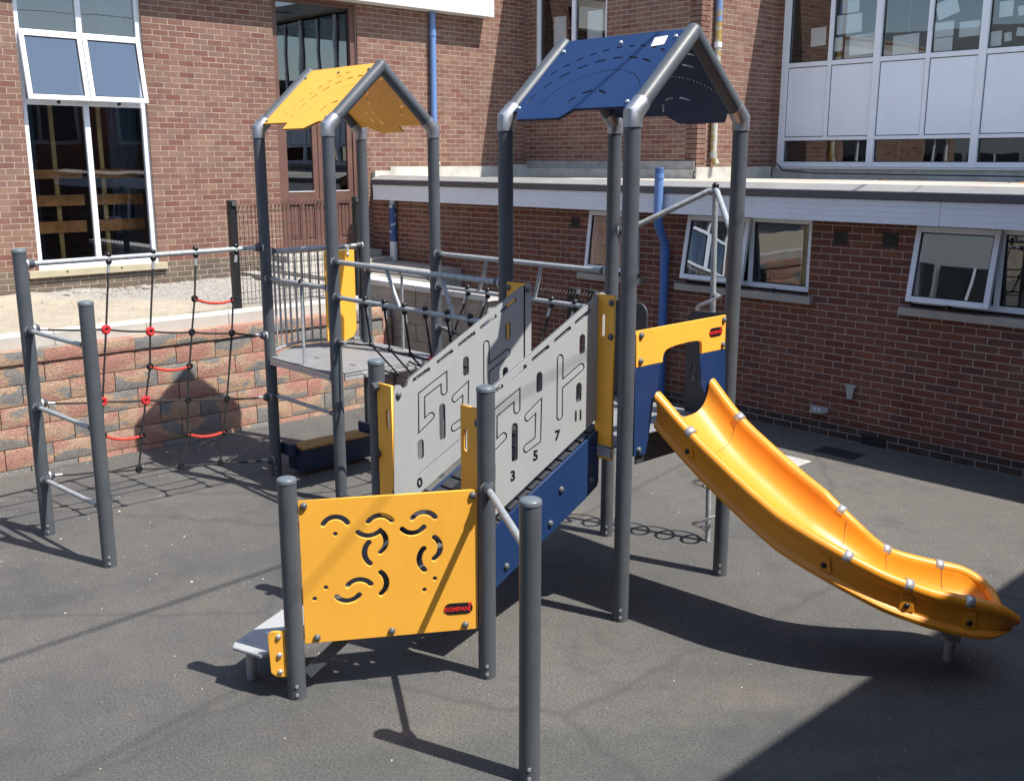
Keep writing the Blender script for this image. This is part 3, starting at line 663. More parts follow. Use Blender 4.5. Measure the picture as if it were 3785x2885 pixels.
def sash(o, u, n, a0, a1, z0, z1, tilt, parent, b=.06, back=.0):
    """top-hung opening sash pushed out at the foot"""
    o, u, n = Vector((*o, 0)), Vector((*u, 0)), Vector((*n, 0))
    piv = o + ZH * z1 - n * back; v = (-ZH * math.cos(tilt) + n * math.sin(tilt)); w = (n * math.cos(tilt) + ZH * math.sin(tilt)); H = z1 - z0
    g = MB()
    for ca, cv, hu, hv in ((a0 + b / 2, H / 2, b / 2, H / 2), (a1 - b / 2, H / 2, b / 2, H / 2), ((a0 + a1) / 2, b / 2, (a1 - a0) / 2 - b, b / 2), ((a0 + a1) / 2, H - b / 2, (a1 - a0) / 2 - b, b / 2)):
        g.obox(piv + u * ca + v * cv + w * .022, u, w, v, hu, .025, hv)
    s = g.build('sash', 'upvc', parent, bevel=.005)
    g = MB()
    for ca, cv, hu, hv in ((a0 + b + .004, H / 2, .006, H / 2 - b), (a1 - b - .004, H / 2, .006, H / 2 - b), ((a0 + a1) / 2, b + .004, (a1 - a0) / 2 - b, .006), ((a0 + a1) / 2, H - b - .004, (a1 - a0) / 2 - b, .006)):
        g.obox(piv + u * ca + v * cv + w * .030, u, w, v, hu, .006, hv)
    g.build('gasket', 'gasket', parent)
    P = [piv + u * ca + v * cv + w * .024 for ca, cv in ((a0 + b, H - b), (a1 - b, H - b), (a1 - b, b), (a0 + b, b))]
    MB().add(P, [(0, 1, 2, 3)]).build('sash_pane', 'glass_sash', parent, fix=False)
    g = MB(); c = piv + u * (a0 + a1) / 2 + v * H + w * .02
    g.obox(c - n * .04 - ZH * .01, u, n, ZH, .012, .03, .03).build('stay', 'gasket', parent)
# tall hall window (and its twin further along)
def tall_window(y0, y1, z0, z1, full):
    O, U, Nn = (AX, 0), (0, 1), (1, 0)
    g = MB(); frame_win(g, O, U, Nn, y0, y1, z0, z1, .065, .07, .045)
    ym = (y0 + y1) / 2
    for zt in (3.62, 4.45): g.box(AX - .115, AX - .047, y0 + .065, y1 - .065, zt - .035, zt + .035)
    g.box(AX - .115, AX - .049, ym - .035, ym + .035, z0 + .065, z1 - .065)
    w = g.build('tall_window', 'upvc', main, bevel=.004)
    for a, b in ((y0 + .065, ym - .035), (ym + .035, y1 - .065)):
        pane(O, U, Nn, a, b, z0 + .065, 3.585, .08, w); pane(O, U, Nn, a, b, 4.485, z1 - .065, .08, w)
        sash(O, U, Nn, a - .03, b + .03, 3.625, 4.455, R(9.5), w, .06, .045)
        MB().box(AX - .13, AX - .05, a + .05, b - .05, 3.66, 3.70).build('vent_strip', 'tile', w)
    MB().box(AX - .12, AX - .01, y0 - .0, y1 + .0, z0 - .0, z0 + .05).build('window_board', 'upvc', w)
    MB().box(AX - .05, AX + .055, y0 - .14, y1 + .10, z0 - .095, z0 - .005).build('sill', 'sill', w, bevel=.006)
    for yy in (y0 + .33, y0 + 1.05): MB().sphere((AX + .058, yy, z0 - .03), .012, 8, 6).build('stud', 'gasket', w)
    return w
tall_window(*TW, True); tall_window(*W3L, False)
# hall interior seen through the glass
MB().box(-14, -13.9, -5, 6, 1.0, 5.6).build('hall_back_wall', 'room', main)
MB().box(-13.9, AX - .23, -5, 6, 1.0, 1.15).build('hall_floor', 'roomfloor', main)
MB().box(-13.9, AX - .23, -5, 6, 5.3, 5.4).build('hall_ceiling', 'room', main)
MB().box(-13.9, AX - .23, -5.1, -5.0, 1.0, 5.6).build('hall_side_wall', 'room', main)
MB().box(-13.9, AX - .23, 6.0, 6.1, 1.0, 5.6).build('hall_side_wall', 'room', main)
wb = thing('wall_bars', 'wooden gym frame of varnished boards and pale poles behind the tall window', 'gym frame', (-10.3, .7, 1.15))
for z0, z1 in ((2.665, 2.785), (2.305, 2.45), (1.95, 2.105)):
    for y0, y1 in ((-.10, .72), (.85, 1.54)):
        MB().box(-10.32, -10.29, y0, y1, z0, z1).build('board', 'wood', wb, bevel=.004)
for y in (.385, 1.015): MB().box(-10.36, -10.322, y - .028, y + .028, 1.15, 3.75).build('pole', 'woodpale', wb)
cu = thing('curtain', 'narrow pale blue curtain inside the tall hall window', 'curtain', (-10.1, -.1, 1.6), 'hall curtains')
def curtain(y0, y1, z0, z1, par):
    g = MB(); n = 40; A = []
    for i in range(n + 1):
        y = y0 + (y1 - y0) * i / n; x = -10.75 + .035 * math.sin(i * 1.1) + .012 * math.sin(i * 2.7); A.append((x, y))
    vs = [(x, y, z0) for x, y in A] + [(x, y, z1) for x, y in A]
    g.add(vs, [(i, i + 1, n + 2 + i, n + 1 + i) for i in range(n)]).build('fabric', 'curtain', par, smooth=True, fix=False)
curtain(.02, .30, 1.55, 5.1, cu)
cu2 = thing('curtain', 'wide pale blue curtain inside the tall hall window on the door side', 'curtain', (-10.1, 1.5, 1.6), 'hall curtains')
curtain(1.30, 1.72, 1.55, 5.1, cu2)
# glazed double door
def door():
    O, U, Nn = (AX, 0), (0, 1), (1, 0); y0, y1 = DR[0], DR[1]
    g = MB(); bx = lambda a, b, c, d, x=.0: g.box(AX - .14 + x, AX - .05 + x, a, b, c, d)
    bx(y0, y0 + .10, 1.52, 5.24); bx(y1 - .10, y1, 1.52, 5.24); bx(y0 + .1, y1 - .1, 3.62, 3.74); bx(y0 + .1, y1 - .1, 5.16, 5.24)
    d = g.build('door', 'door', main, bevel=.004, label='brown painted double door with glass upper panels')
    for a, b in ((y0 + .104, 4.128), (4.138, y1 - .104)):
        g = MB(); x0, x1 = AX - .125, AX - .075
        g.box(x0, x1, a, a + .09, 1.53, 3.61); g.box(x0, x1, b - .09, b, 1.53, 3.61); g.box(x0, x1, a + .09, b - .09, 1.53, 1.70); g.box(x0, x1, a + .09, b - .09, 2.24, 2.44); g.box(x0, x1, a + .09, b - .09, 3.52, 3.61)
        m = (a + b) / 2; g.box(x0, x1, m - .04, m + .04, 1.70, 2.24)
        g.build('leaf', 'door', d, bevel=.005)
        for c0, c1 in ((a + .09, m - .04), (m + .04, b - .09)):
            MB().box(x0 + .01, x1 - .022, c0, c1, 1.70, 2.24).build('wood_panel', 'door', d)
            MB().box(x0 + .02, x1 - .012, c0 + .04, c1 - .04, 1.74, 2.20).build('raised_panel', 'door', d, bevel=.006)
        pane(O, U, Nn, a + .09, b - .09, 2.44, 3.52, .10, d)
        MB().box(x1 - .002, x1 + .006, a + .085, b - .085, 2.432, 2.444).build('bead', 'upvc_d', d)
    pane(O, U, Nn, y0 + .1, y1 - .1, 3.74, 5.16, .10, d)
    MB().cyl((AX - .06, 4.10, 2.30), (AX - .03, 4.10, 2.30), .012, n=10).build('handle', 'steel', d)
door()
MB().box(-10.2, -10.17, 3.42, 3.62, 1.6, 5.2).build('blind', 'tile', main)
# low windows of the extension
def low_window(x0, x1, z0, z1, xs, open_left, sill):
    O, U, Nn = (0, LY), (1, 0), (0, -1)
    g = MB(); frame_win(g, O, U, Nn, x0, x1, z0 + .03, z1, .055, .07, .03)
    if xs: g.box(xs - .028, xs + .028, LY + .032, LY + .098, z0 + .085, z1 - .055)
    w = g.build('window', 'upvc', ext, bevel=.004)
    segs = [(x0 + .055, xs - .028), (xs + .028, x1 - .055)] if xs else [(x0 + .055, x1 - .055)]
    for i, (a, b) in enumerate(segs):
        if open_left and i == 0: sash(O, U, Nn, a - .05, b + .03, z0 + .05, z1 - .02, R(open_left), w, .055, .028)
        else:
            pane(O, U, Nn, a, b, z0 + .085, z1 - .055, .06, w)
            gg = MB(); frame_win(gg, O, U, Nn, a, b, z0 + .085, z1 - .055, .012, .01, .05); gg.build('gasket', 'gasket', w)
    MB().box(sill[0], sill[1], LY - .075, LY + .05, 1.405, 1.485).build('sill', 'concrete', w, bevel=.006)
    for xx in segs: MB().box((xx[0] + xx[1]) / 2 - .008, (xx[0] + xx[1]) / 2 + .008, LY - .05, LY - .035, 1.485, 1.545).build('sill_stay', 'gasket', w)
low_window(*W1, None, 7, (-5.12, -4.06)); low_window(*W2, -2.55, 10, (-3.53, -1.715)); low_window(*W3, .17, 10, (-.735, 1.2))
g = MB(); g.box(-6, 3, 7.6, 7.7, .8, 2.3)
MB().box(-6, 3, 7.2, 7.3, .2, 2.48).build('room_back_wall', 'room', ext); MB().box(-6, 3, LY + .23, 7.2, .2, .3).build('room_floor', 'roomfloor', ext)
MB().box(-6.1, -6, LY + .23, 7.3, .2, 2.48).build('room_side_wall', 'room', ext); MB().box(3, 3.0 - .1, LY + .23, 7.3, .2, 2.48).build('room_side_wall', 'room', ext)
MB().box(-1.97, -1.85, LY + .12, LY + .16, 1.55, 2.29).build('window_blind', 'woodpale', ext)
MB().box(-4.86, -4.6, LY + .2, LY + .21, 1.55, 2.29).build('window_blind', 'curtain', ext)
# upper recess window
O, U, Nn = (0, BY), (1, 0), (0, -1)
g = MB(); frame_win(g, O, U, Nn, *BW, .06, .07, .03); g.box(-8.585, -8.51, BY + .032, BY + .098, BW[2] + .06, BW[3] - .06)
w = g.build('window', 'upvc', main, bevel=.004)
for a, b in ((BW[0] + .06, -8.585), (-8.51, BW[1] - .06)): pane(O, U, Nn, a, b, BW[2] + .06, BW[3] - .06, .065, w)
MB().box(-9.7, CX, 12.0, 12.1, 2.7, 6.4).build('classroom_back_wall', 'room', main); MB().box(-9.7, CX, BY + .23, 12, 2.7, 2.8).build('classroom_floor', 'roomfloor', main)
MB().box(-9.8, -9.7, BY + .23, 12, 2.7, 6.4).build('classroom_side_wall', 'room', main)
# curtain-wall windows with white panels
cw = MB(); O, U, Nn = (0, DY), (1, 0), (0, -1)
xm = [-5.69 + .80 * i for i in range(11)]
yb, yf = DY + .06, DY - .02
wide = [i for i in range(11) if i % 2 == 0]
ZB, ZG, ZT0, ZT1, ZP1, ZTOP = 2.80, 2.875, 3.215, 3.265, 4.375, 6.45
for i, x in enumerate(xm):
    hw = .055 if i % 2 == 0 else .033
    if i % 2 == 0: cw.box(x - hw, x + hw, yf - .012, yb, ZB, ZTOP)
    else: cw.box(x - hw, x + hw, yf, yb, ZT1 - .001, ZTOP - .03)
for za, zb in ((ZB, ZG), (ZT0, ZT1 + .005), (ZP1 - .005, ZP1 + .065)):
    for a, b in zip(xm[::2], xm[2::2]): cw.box(a + .055, b - .055, yf + .002, yb - .002, za, zb)
cwo = cw.build('window_wall', 'upvc', main, bevel=.004, label='white framed upper window band with blank white panels')
for a, b, ia in zip(xm, xm[1:], range(10)):
    a1 = a + (.055 if ia % 2 == 0 else .033); b1 = b - (.055 if ia % 2 == 1 else .033)
    MB().box(a1 + .012, b1 - .012, DY + .002, DY + .03, ZT1 + .018, ZP1 - .018).build('white_panel', 'panel_w', cwo, bevel=.002)
    g = MB(); frame_win(g, O, U, Nn, a1, b1, ZT1 + .005, ZP1 - .005, .013, .02, .006); g.build('gasket', 'gasket', cwo)
    pane(O, U, Nn, a1, b1, ZP1 + .065, ZTOP, .03, cwo)
    g = MB(); frame_win(g, O, U, Nn, a1, b1, ZP1 + .065, ZTOP, .012, .012, .018); g.build('gasket', 'gasket', cwo)
for a, b in zip(xm[::2], xm[2::2]):
    pane(O, U, Nn, a + .055, b - .055, ZG, ZT0, .03, cwo)
    g = MB(); frame_win(g, O, U, Nn, a + .055, b - .055, ZG, ZT0, .012, .012, .018); g.build('gasket', 'gasket', cwo)
MB().box(-5.74, 2.4, DY - .06, DY + .05, 2.765, 2.797).build('window_ledge', 'upvc_d', cwo)
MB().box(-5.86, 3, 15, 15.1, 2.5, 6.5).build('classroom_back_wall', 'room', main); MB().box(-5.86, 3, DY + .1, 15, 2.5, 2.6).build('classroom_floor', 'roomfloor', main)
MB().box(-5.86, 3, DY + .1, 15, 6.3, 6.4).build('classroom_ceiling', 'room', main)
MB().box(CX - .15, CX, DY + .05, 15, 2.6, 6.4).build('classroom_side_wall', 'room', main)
MB().box(-5.6, 2.4, DY + .12, DY + .5, 4.30, 4.36).build('inner_sill', 'tile', main)
# papers taped behind the glass
PAPERS = [(-4.753, -4.47, 5.13, 5.42, .02), (-4.828, -4.411, 4.83, 5.11, .03), (-4.596, -4.18, 4.50, 4.79, .03), (-4.86, -4.71, 4.575, 4.78, .03), (-3.877, -3.466, 4.45, 4.735, .03),
          (-3.24, -2.92, 4.93, 5.17, .30), (-3.25, -2.961, 4.655, 4.865, .03), (-3.24, -2.961, 4.45, 4.645, .03), (-2.882, -2.588, 4.63, 4.84, .03), (-2.341, -2.149, 4.85, 5.06, .02), (-2.43, -2.27, 4.47, 4.67, .03),
          (-2.235, -2.137, 4.52, 4.64, .12), (-2.072, -1.969, 4.58, 4.69, -.12), (-5.28, -5.006, 4.68, 4.96, .04), (-2.08, -1.96, 4.85, 4.98, .2)]
def paper(x0, x1, z0, z1, a, y, lab, grp):
    u = V(math.cos(a), 0, math.sin(a)); v = V(-math.sin(a), 0, math.cos(a)); c = V((x0 + x1) / 2, y, (z0 + z1) / 2)
    g = MB(); n = 6
    for i in range(n):
        pass
    vs = []; 
    for j in range(2):
        for i in range(n + 1):
            t = i / n - .5; vs.append(c + u * t * (x1 - x0) + v * (j - .5) * (z1 - z0) + YH * (.006 * math.sin(t * 5 + x0 * 9)))
    g.add(vs, [(i, i + 1, n + 2 + i, n + 1 + i) for i in range(n)])
    o = g.build('paper_sheet', 'paper', fix=False); md = o.modifiers.new('thickness', 'SOLIDIFY'); md.thickness = .0008
    tag(o, lab, 'paper', grp)
PL = ['sheet at the top of the second upper pane from the brick corner', 'wide sheet in the middle of the second upper pane from the brick corner', 'wide sheet at the foot of the second upper pane from the brick corner', 'small upright sheet at the foot of the second upper pane, beside the mullion',
      'single wide sheet at the foot of the third upper pane, otherwise empty', 'steeply tilted sheet in the fourth upper pane from the brick corner', 'sheet in the fourth upper pane just below the tilted one', 'lowest sheet in the fourth upper pane, touching the frame', 'wide sheet alone by the wide mullion of the fourth upper pane',
      'tall sheet in the fifth upper pane above the small notes', 'lowest sheet in the fifth upper pane beside the wide mullion', 'small tilted note in the fifth upper pane near its foot', 'small note leaning the other way in the fifth upper pane', 'sheet in the first upper pane next to the brick corner', 'small tilted note beside the tall sheet in the fifth upper pane']
for p, l in zip(PAPERS, PL): paper(*p, DY + .042, 'white paper ' + l, 'papers behind the upper windows')
paper(-9.057, -8.769, 4.72, 5.30, .0, BY + .09, 'tall pale poster in the upper window pane next to the inner brick corner', 'posters in the recess window')
paper(-8.267, -7.934, 4.70, 5.32, .0, BY + .09, 'tall pale poster in the upper window pane away from the inner brick corner', 'posters in the recess window')
# vents, hopper, bracket
def vent(x0, x1, z0, z1):
    g = MB(); y = LY - .012
    g.box(x0, x1, y, LY, z0, z0 + .018); g.box(x0, x1, y, LY, z1 - .018, z1); g.box(x0, x0 + .018, y, LY, z0 + .018, z1 - .018); g.box(x1 - .018, x1, y, LY, z0 + .018, z1 - .018)
    v = g.build('air_vent', 'ventb', ext); MB().box(x0 + .018, x1 - .018, LY - .0075, LY, z0 + .018, z1 - .018).build('grille_back', 'gasket', v)
    for k in range(6):
        xx = x0 + .03 + (x1 - x0 - .06) * k / 5; MB().box(xx - .003, xx + .003, LY - .010, LY - .0074, z0 + .02, z1 - .02).build('grille_bar', 'ventb', v)
vent(-1.523, -1.375, 2.055, 2.195); vent(-.985, -.825, 2.06, 2.20); vent(-5.289, -5.14, 2.052, 2.18)
hp = thing('wall_bracket', 'small grey tapered plastic bracket fixed to the shaded brick wall', 'bracket', (-1.2, LY, .46))
MB().prism([(-.026, 0), (.026, 0), (.05, .135), (-.05, .135)], (-1.2, LY - .008, .46), XH, ZH, -YH, 0, .035).build('cup', 'tile', hp); MB().box(-1.268, -1.132, LY - .05, LY - .006, .59, .612).build('rim', 'tile', hp, bevel=.004)
dh = thing('wall_dish', 'small grey plastic dish on the brick wall just above the ground', 'dish', (-1.55, LY, .25))
g = MB(); g.prism(arcp((0, 0), .11, math.pi, 2 * math.pi, 10), (-1.55, LY - .006, .255), XH, YH, ZH, 0, .02).build('tray', 'tile', dh)
MB().box(-1.655, -1.445, LY - .025, LY - .006, .27, .315).build('back_plate', 'tile', dh, bevel=.004); 
for dx in (-.03, .02): MB().sphere((-1.55 + dx, LY - .05, .283), .018, 8, 6).build('lump', 'upvc', dh)
# pipes
def pipe(name, segs, r, parent, label=None):
    first = None
    for k, (pts, mat) in enumerate(segs):
        g = MB(); g.tube(pts, r, 14); o = g.build(name if first is None else 'pipe_section', mat, parent if first is None else first, smooth=True, label=label if first is None else None)
        first = first or o
    return first
p1 = pipe('downpipe', [([(AX + .075, 6.31, 5.24), (AX + .075, 6.31, 3.42)], 'pipe_blue'), ([(AX + .075, 6.31, 3.419), (AX + .075, 6.31, 2.90), (AX + .13, 6.33, 2.82)], 'pipe_white')], .052, main, 'pale blue painted downpipe on the sunlit wall')
for z in (3.43, 4.9): MB().cyl((AX + .075, 6.31, z - .03), (AX + .075, 6.31, z + .03), .06, n=14).build('pipe_collar', 'pipe_blue', p1, smooth=True)
p2 = pipe('downpipe', [([(CX + .07, 8.79, 6.5), (CX + .07, 8.79, 4.95)], 'pipe_peel'), ([(CX + .07, 8.79, 4.949), (CX + .07, 8.79, 2.95), (CX + .13, 8.80, 2.84)], 'pipe_yel')], .052, main, 'downpipe with peeling blue and yellow paint')
for z in (4.62, 2.98): MB().cyl((CX + .07, 8.79, z - .04), (CX + .07, 8.79, z + .04), .062, n=14).build('pipe_collar', 'pipe_yel' if z < 3 else 'pipe_white', p2, smooth=True)
p3 = pipe('downpipe', [([(-9.08, LY - .06, 2.31), (-9.08, LY - .06, 1.66)], 'pipe_dblue'), ([(-9.08, LY - .06, 1.659), (-9.08, LY - .06, 1.365)], 'pipe_white')], .06, ext, 'dark blue downpipe with flaked paint under the eaves')
p4 = pipe('vent_pipe', [([(-3.61, 4.755, 2.755), (-3.61, 4.755, 2.27)], 'pipe_blue'), ([(-3.61, 4.755, 2.269), (-3.61, 4.77, 2.16), (-3.66, 4.95, 1.96), (-3.66, 4.97, 1.86)], 'pipe_navy'), ([(-3.66, 4.97, 1.859), (-3.66, 4.97, .0)], 'pipe_navy')], .052, ext, 'blue soil vent pipe cranked around the roof edge')
for a, b, r in (((-3.61, 4.755, 2.25), (-3.61, 4.755, 2.30), .060), ((-3.66, 4.97, 1.76), (-3.66, 4.97, 1.87), .060), ((-3.66, 4.97, .86), (-3.66, 4.97, .95), .060), ((-3.61, 4.755, 2.70), (-3.61, 4.755, 2.757), .057)):
    MB().cyl(a, b, r, n=16).build('pipe_collar', 'pipe_blue' if a[2] > 2.2 else 'pipe_navy', p4, smooth=True)
g = MB(); 
for k in range(12):
    a = 2 * math.pi * k / 12; g.obox((-3.61 + .047 * math.cos(a), 4.755 + .047 * math.sin(a), 2.785), (math.cos(a), math.sin(a), 0), (-math.sin(a), math.cos(a), 0), (0, 0, 1), .004, .007, .03)
g.build('vent_cage', 'pipe_blue', p4); MB().cyl((-3.61, 4.755, 2.812), (-3.61, 4.755, 2.825), .053, n=16).build('cage_top', 'pipe_blue', p4, smooth=True)
MB().tube([(-5.72, DY - .08, 2.86), (-5.5, DY - .2, 2.74), (-4.9, DY - .25, 2.70), (-3.5, DY - .16, 2.69), (-1.0, DY - .2, 2.68), (2, DY - .2, 2.68)], .010, 6).build('roof_cable', 'gasket', main)
for k in range(26):
    x = random.uniform(-4.3, .5); y = random.uniform(8.8, 10.2); s_ = random.uniform(.01, .03)
    if k < 14: MB().obox((x, y, RZ + .006), (math.cos(k), math.sin(k), 0), (-math.sin(k), math.cos(k), .2), (0, 0, 1), s_ * 1.6, s_, .003).build('dead_leaf', 'wood', ext, fix=False)

# ================================================================== MESH FENCES
def mesh_fence(name, label, p0, p1, z0, z1, posts, roll=True, pitch=.05):
    p0, p1 = V(*p0, 0), V(*p1, 0); d = (p1 - p0); L = d.length; d.normalize(); nrm = V(-d.y, d.x, 0)
    f = thing(name, label, 'fence', (p0.x, p0.y, z0))
    for q, hw in posts:
        c = p0 + d * q
        po = MB().box(c.x - hw, c.x + hw, c.y - hw, c.y + hw, z0 - .03, z1 + .03).build('post', 'fence', f, bevel=.004)
        MB().box(c.x + hw, c.x + hw + .02, c.y - hw * .6, c.y + hw * .6, z1 - .03, z1 + .02).build('clip', 'bolt', po)
    n = int(L / pitch)
    for i in range(n + 1):
        c = p0 + d * (i * pitch)
        pts = [c + ZH * (z0 + .02), c + ZH * (z1 - .1)]
        if roll: pts += [c + ZH * (z1 - .03) + nrm * -.02, c + ZH * z1 + nrm * -.05, c + ZH * (z1 - .03) + nrm * -.085, c + ZH * (z1 - .10) + nrm * -.06]
        MB().tube(pts, .0034, 4).build('upright_wire', 'wire', f, fix=False)
    zz = [z0 + .03, z0 + .08, z0 + .16] + [z0 + .16 + .15 * k for k in range(1, int((z1 - z0 - .3) / .15) + 1)] + [z1 - .10]
    for z in zz: MB().cyl(p0 + ZH * z, p1 + ZH * z, .0034, n=4).build('cross_wire', 'wire', f, fix=False)
    return f
mesh_fence('mesh_fence', 'brown roll-top wire mesh fence on the raised ground before the brown door', (-6.4, .86), (-6.4, 2.42), 1.30, 2.45, ((-.035, .04), (1.60, .035)))
mesh_fence('mesh_gate', 'short black wire mesh fence behind the rope bridge', (-4.25, 3.5), (-3.35, 3.5), .35, 1.50, ((.50, .05), (.78, .04)), True, .05)

# ================================================================== OPPOSITE BUILDINGS (cast the corner shade, seen in the glass)
EXB = 4.50; EH = 5.22
ob = thing('opposite_building', 'brick school block with flat roof that shades the corner of the yard', 'building', (EXB, 0, 0))
MB().box(EXB, EXB + 8, -30, 14, 0, EH).build('wall', 'brick_low', ob)
MB().box(EXB - .03, EXB + 8, -30.05, 14.05, EH - .25, EH + .0).build('fascia', 'trim_l', ob)
for k in range(14):
    y = -29 + 3.0 * k
    wv = MB().box(EXB - .035, EXB - .002, y, y + 2.0, 3.3, 4.7).build('window', 'trim_l', ob)
    MB().box(EXB - .045, EXB - .036, y + .1, y + .95, 3.4, 4.6).build('pane', 'gasket', wv); MB().box(EXB - .045, EXB - .036, y + 1.05, y + 1.9, 3.4, 4.6).build('pane', 'gasket', wv)
sb = thing('panelled_building', 'school block with white panels and dark windows across the yard', 'building', (-4, -13, 0))
MB().box(-26, 4.2, -20, -13, 0, 7.6).build('wall', 'tile', sb)
for k in range(14):
    x = -25 + 2.05 * k
    for z in (1.0, 4.4):
        MB().box(x, x + 1.85, -13, -12.95, z, z + 1.0).build('white_panel', 'panel_w', sb)
        MB().box(x, x + 1.85, -13, -12.96, z + 1.06, z + 2.1).build('window', 'gasket', sb)
        MB().box(x + .9, x + .96, -12.96, -12.93, z + 1.06, z + 2.1).build('mullion', 'upvc', sb)

# ================================================================== OVERHEAD CABLES (their thin shadows cross yard and roof)
def cable(name, gp0, gp1, h, r, label):
    d = (V(*gp1, 0) - V(*gp0, 0)).normalized(); a = V(*gp0, 0) - d * 14; b = V(*gp1, 0) + d * 12
    off = SUNV * h; pts = [a + off + (b - a) * t + ZH * (.6 * (2 * t - 1) ** 2 * 0) for t in (0, .5, 1)]
    tag(MB().tube(pts, r, 6).build(name, 'gasket'), label, 'cable', 'overhead cables')
cable('overhead_cable', (-2.155, -3.129), (-2.294, -1.197), 6.6, .016, 'black overhead cable high above the yard casting a thin shadow')
cable('overhead_cable', (-.746, -2.989), (-.885, -2.235), 6.2, .006, 'thinner black overhead cable above the yard')
finish_bricks()

# ================================================================== PLAYGROUND CLIMBING FRAME
S, G = 1.090, 2.109
PR = .0508
PB = {'B1': (0, 0), 'B2': (0, S), 'B3': (-S, 0), 'B4': (-S, S), 'Y2': (-S - G, 0), 'Y3': (-S - G, S), 'Y1': (-2 * S - G, 0), 'Y4': (-2 * S - G, S),
      'R2': (-.037, -1.128), 'R1': (-1.085, -1.10), 'P1': (-.588, -2.056), 'L1': (-4.152, -2.147), 'L2': (-3.165, -2.057), 'Q': (.86, -1.66)}
ZTOP_ = {'R2': 1.695, 'R1': 1.69, 'P1': 1.25, 'L1': 2.24, 'L2': 1.935, 'Q': 1.40}
pf = thing('climbing_frame', 'playground climbing frame with two roofed towers, yellow slide, ramp and rope nets', 'climbing frame', (-2.1, 0, 0))
def P3(k, z=0.0): return V(*PB[k], z)
tower_z = 3.10; ZB_ = 3.175; APEX = 3.672; AL = math.atan2(APEX - ZB_, S / 2)
posts = {}
for k in PB:
    top = ZTOP_.get(k, tower_z)
    posts[k] = MB().cyl(P3(k), P3(k, top), PR, n=32).build('post', 'post', pf, smooth=True)
    if k in ZTOP_:
        c = P3(k, top); rings = []
        for r, dz in ((.0535, -.004), (.0535, .012), (.050, .018), (.040, .023), (.022, .027), (.004, .028)):
            rings.append([c + V(r * math.cos(2 * math.pi * j / 32), r * math.sin(2 * math.pi * j / 32), dz) for j in range(32)])
        MB().loft(rings).build('post_cap', 'cap', posts[k], smooth=True)
    dcam = (V(CAM.x, CAM.y, 0) - P3(k)).normalized()
    for dz in (.035, .085):
        q = P3(k, dz) + dcam * PR
        MB().cyl(q - dcam * .004, q + dcam * .006, .009, n=10).build('foot_screw', 'boltw', posts[k])
def bolt(p, n, parent, mat='bolt', r=.020):
    n = Vector(n).normalized(); p = Vector(p)
    g = MB(); q = ZH.rotation_difference(n); rings = []
    for rr, h in ((1.0, 0), (1.0, .35), (.86, .62), (.6, .82), (.3, .93), (.05, .97)):
        rings.append([p + q @ V(r * rr * math.cos(2 * math.pi * j / 14), r * rr * math.sin(2 * math.pi * j / 14), r * h) for j in range(14)])
    return g.loft(rings).build('bolt_cap', mat, parent, smooth=True)
def clamp(p, d, parent, r=.034, l=.05, mat='clamp'):
    """bar end clamp on a post surface at p, bar leaving along d"""
    d = Vector(d).normalized(); p = Vector(p)
    g = MB(); g.tube([p - d * .012, p + d * .010, p + d * (.010), p + d * l], [r * 1.12, r * 1.12, r, r * .78], 14)
    o = g.build('clamp', mat, parent, smooth=True)
    MB().tube([p - d * .014, p - d * .002], [r * 1.2, r * 1.2], 14).build('clamp_ring', 'alu', o, smooth=True)
    return o
def bar(a, b, r, parent, mat='galv', name='bar', ends=True, e0=PR, e1=PR):
    a, b = Vector(a), Vector(b); d = (b - a).normalized()
    o = MB().cyl(a + d * (e0 + .02 if ends else 0), b - d * (e1 + .02 if ends else 0), r, n=16).build(name, mat, parent, smooth=True)
    if ends:
        if e0: clamp(a + d * e0, d, o, r * 1.75)
        if e1: clamp(b - d * e1, -d, o, r * 1.75)
    return o
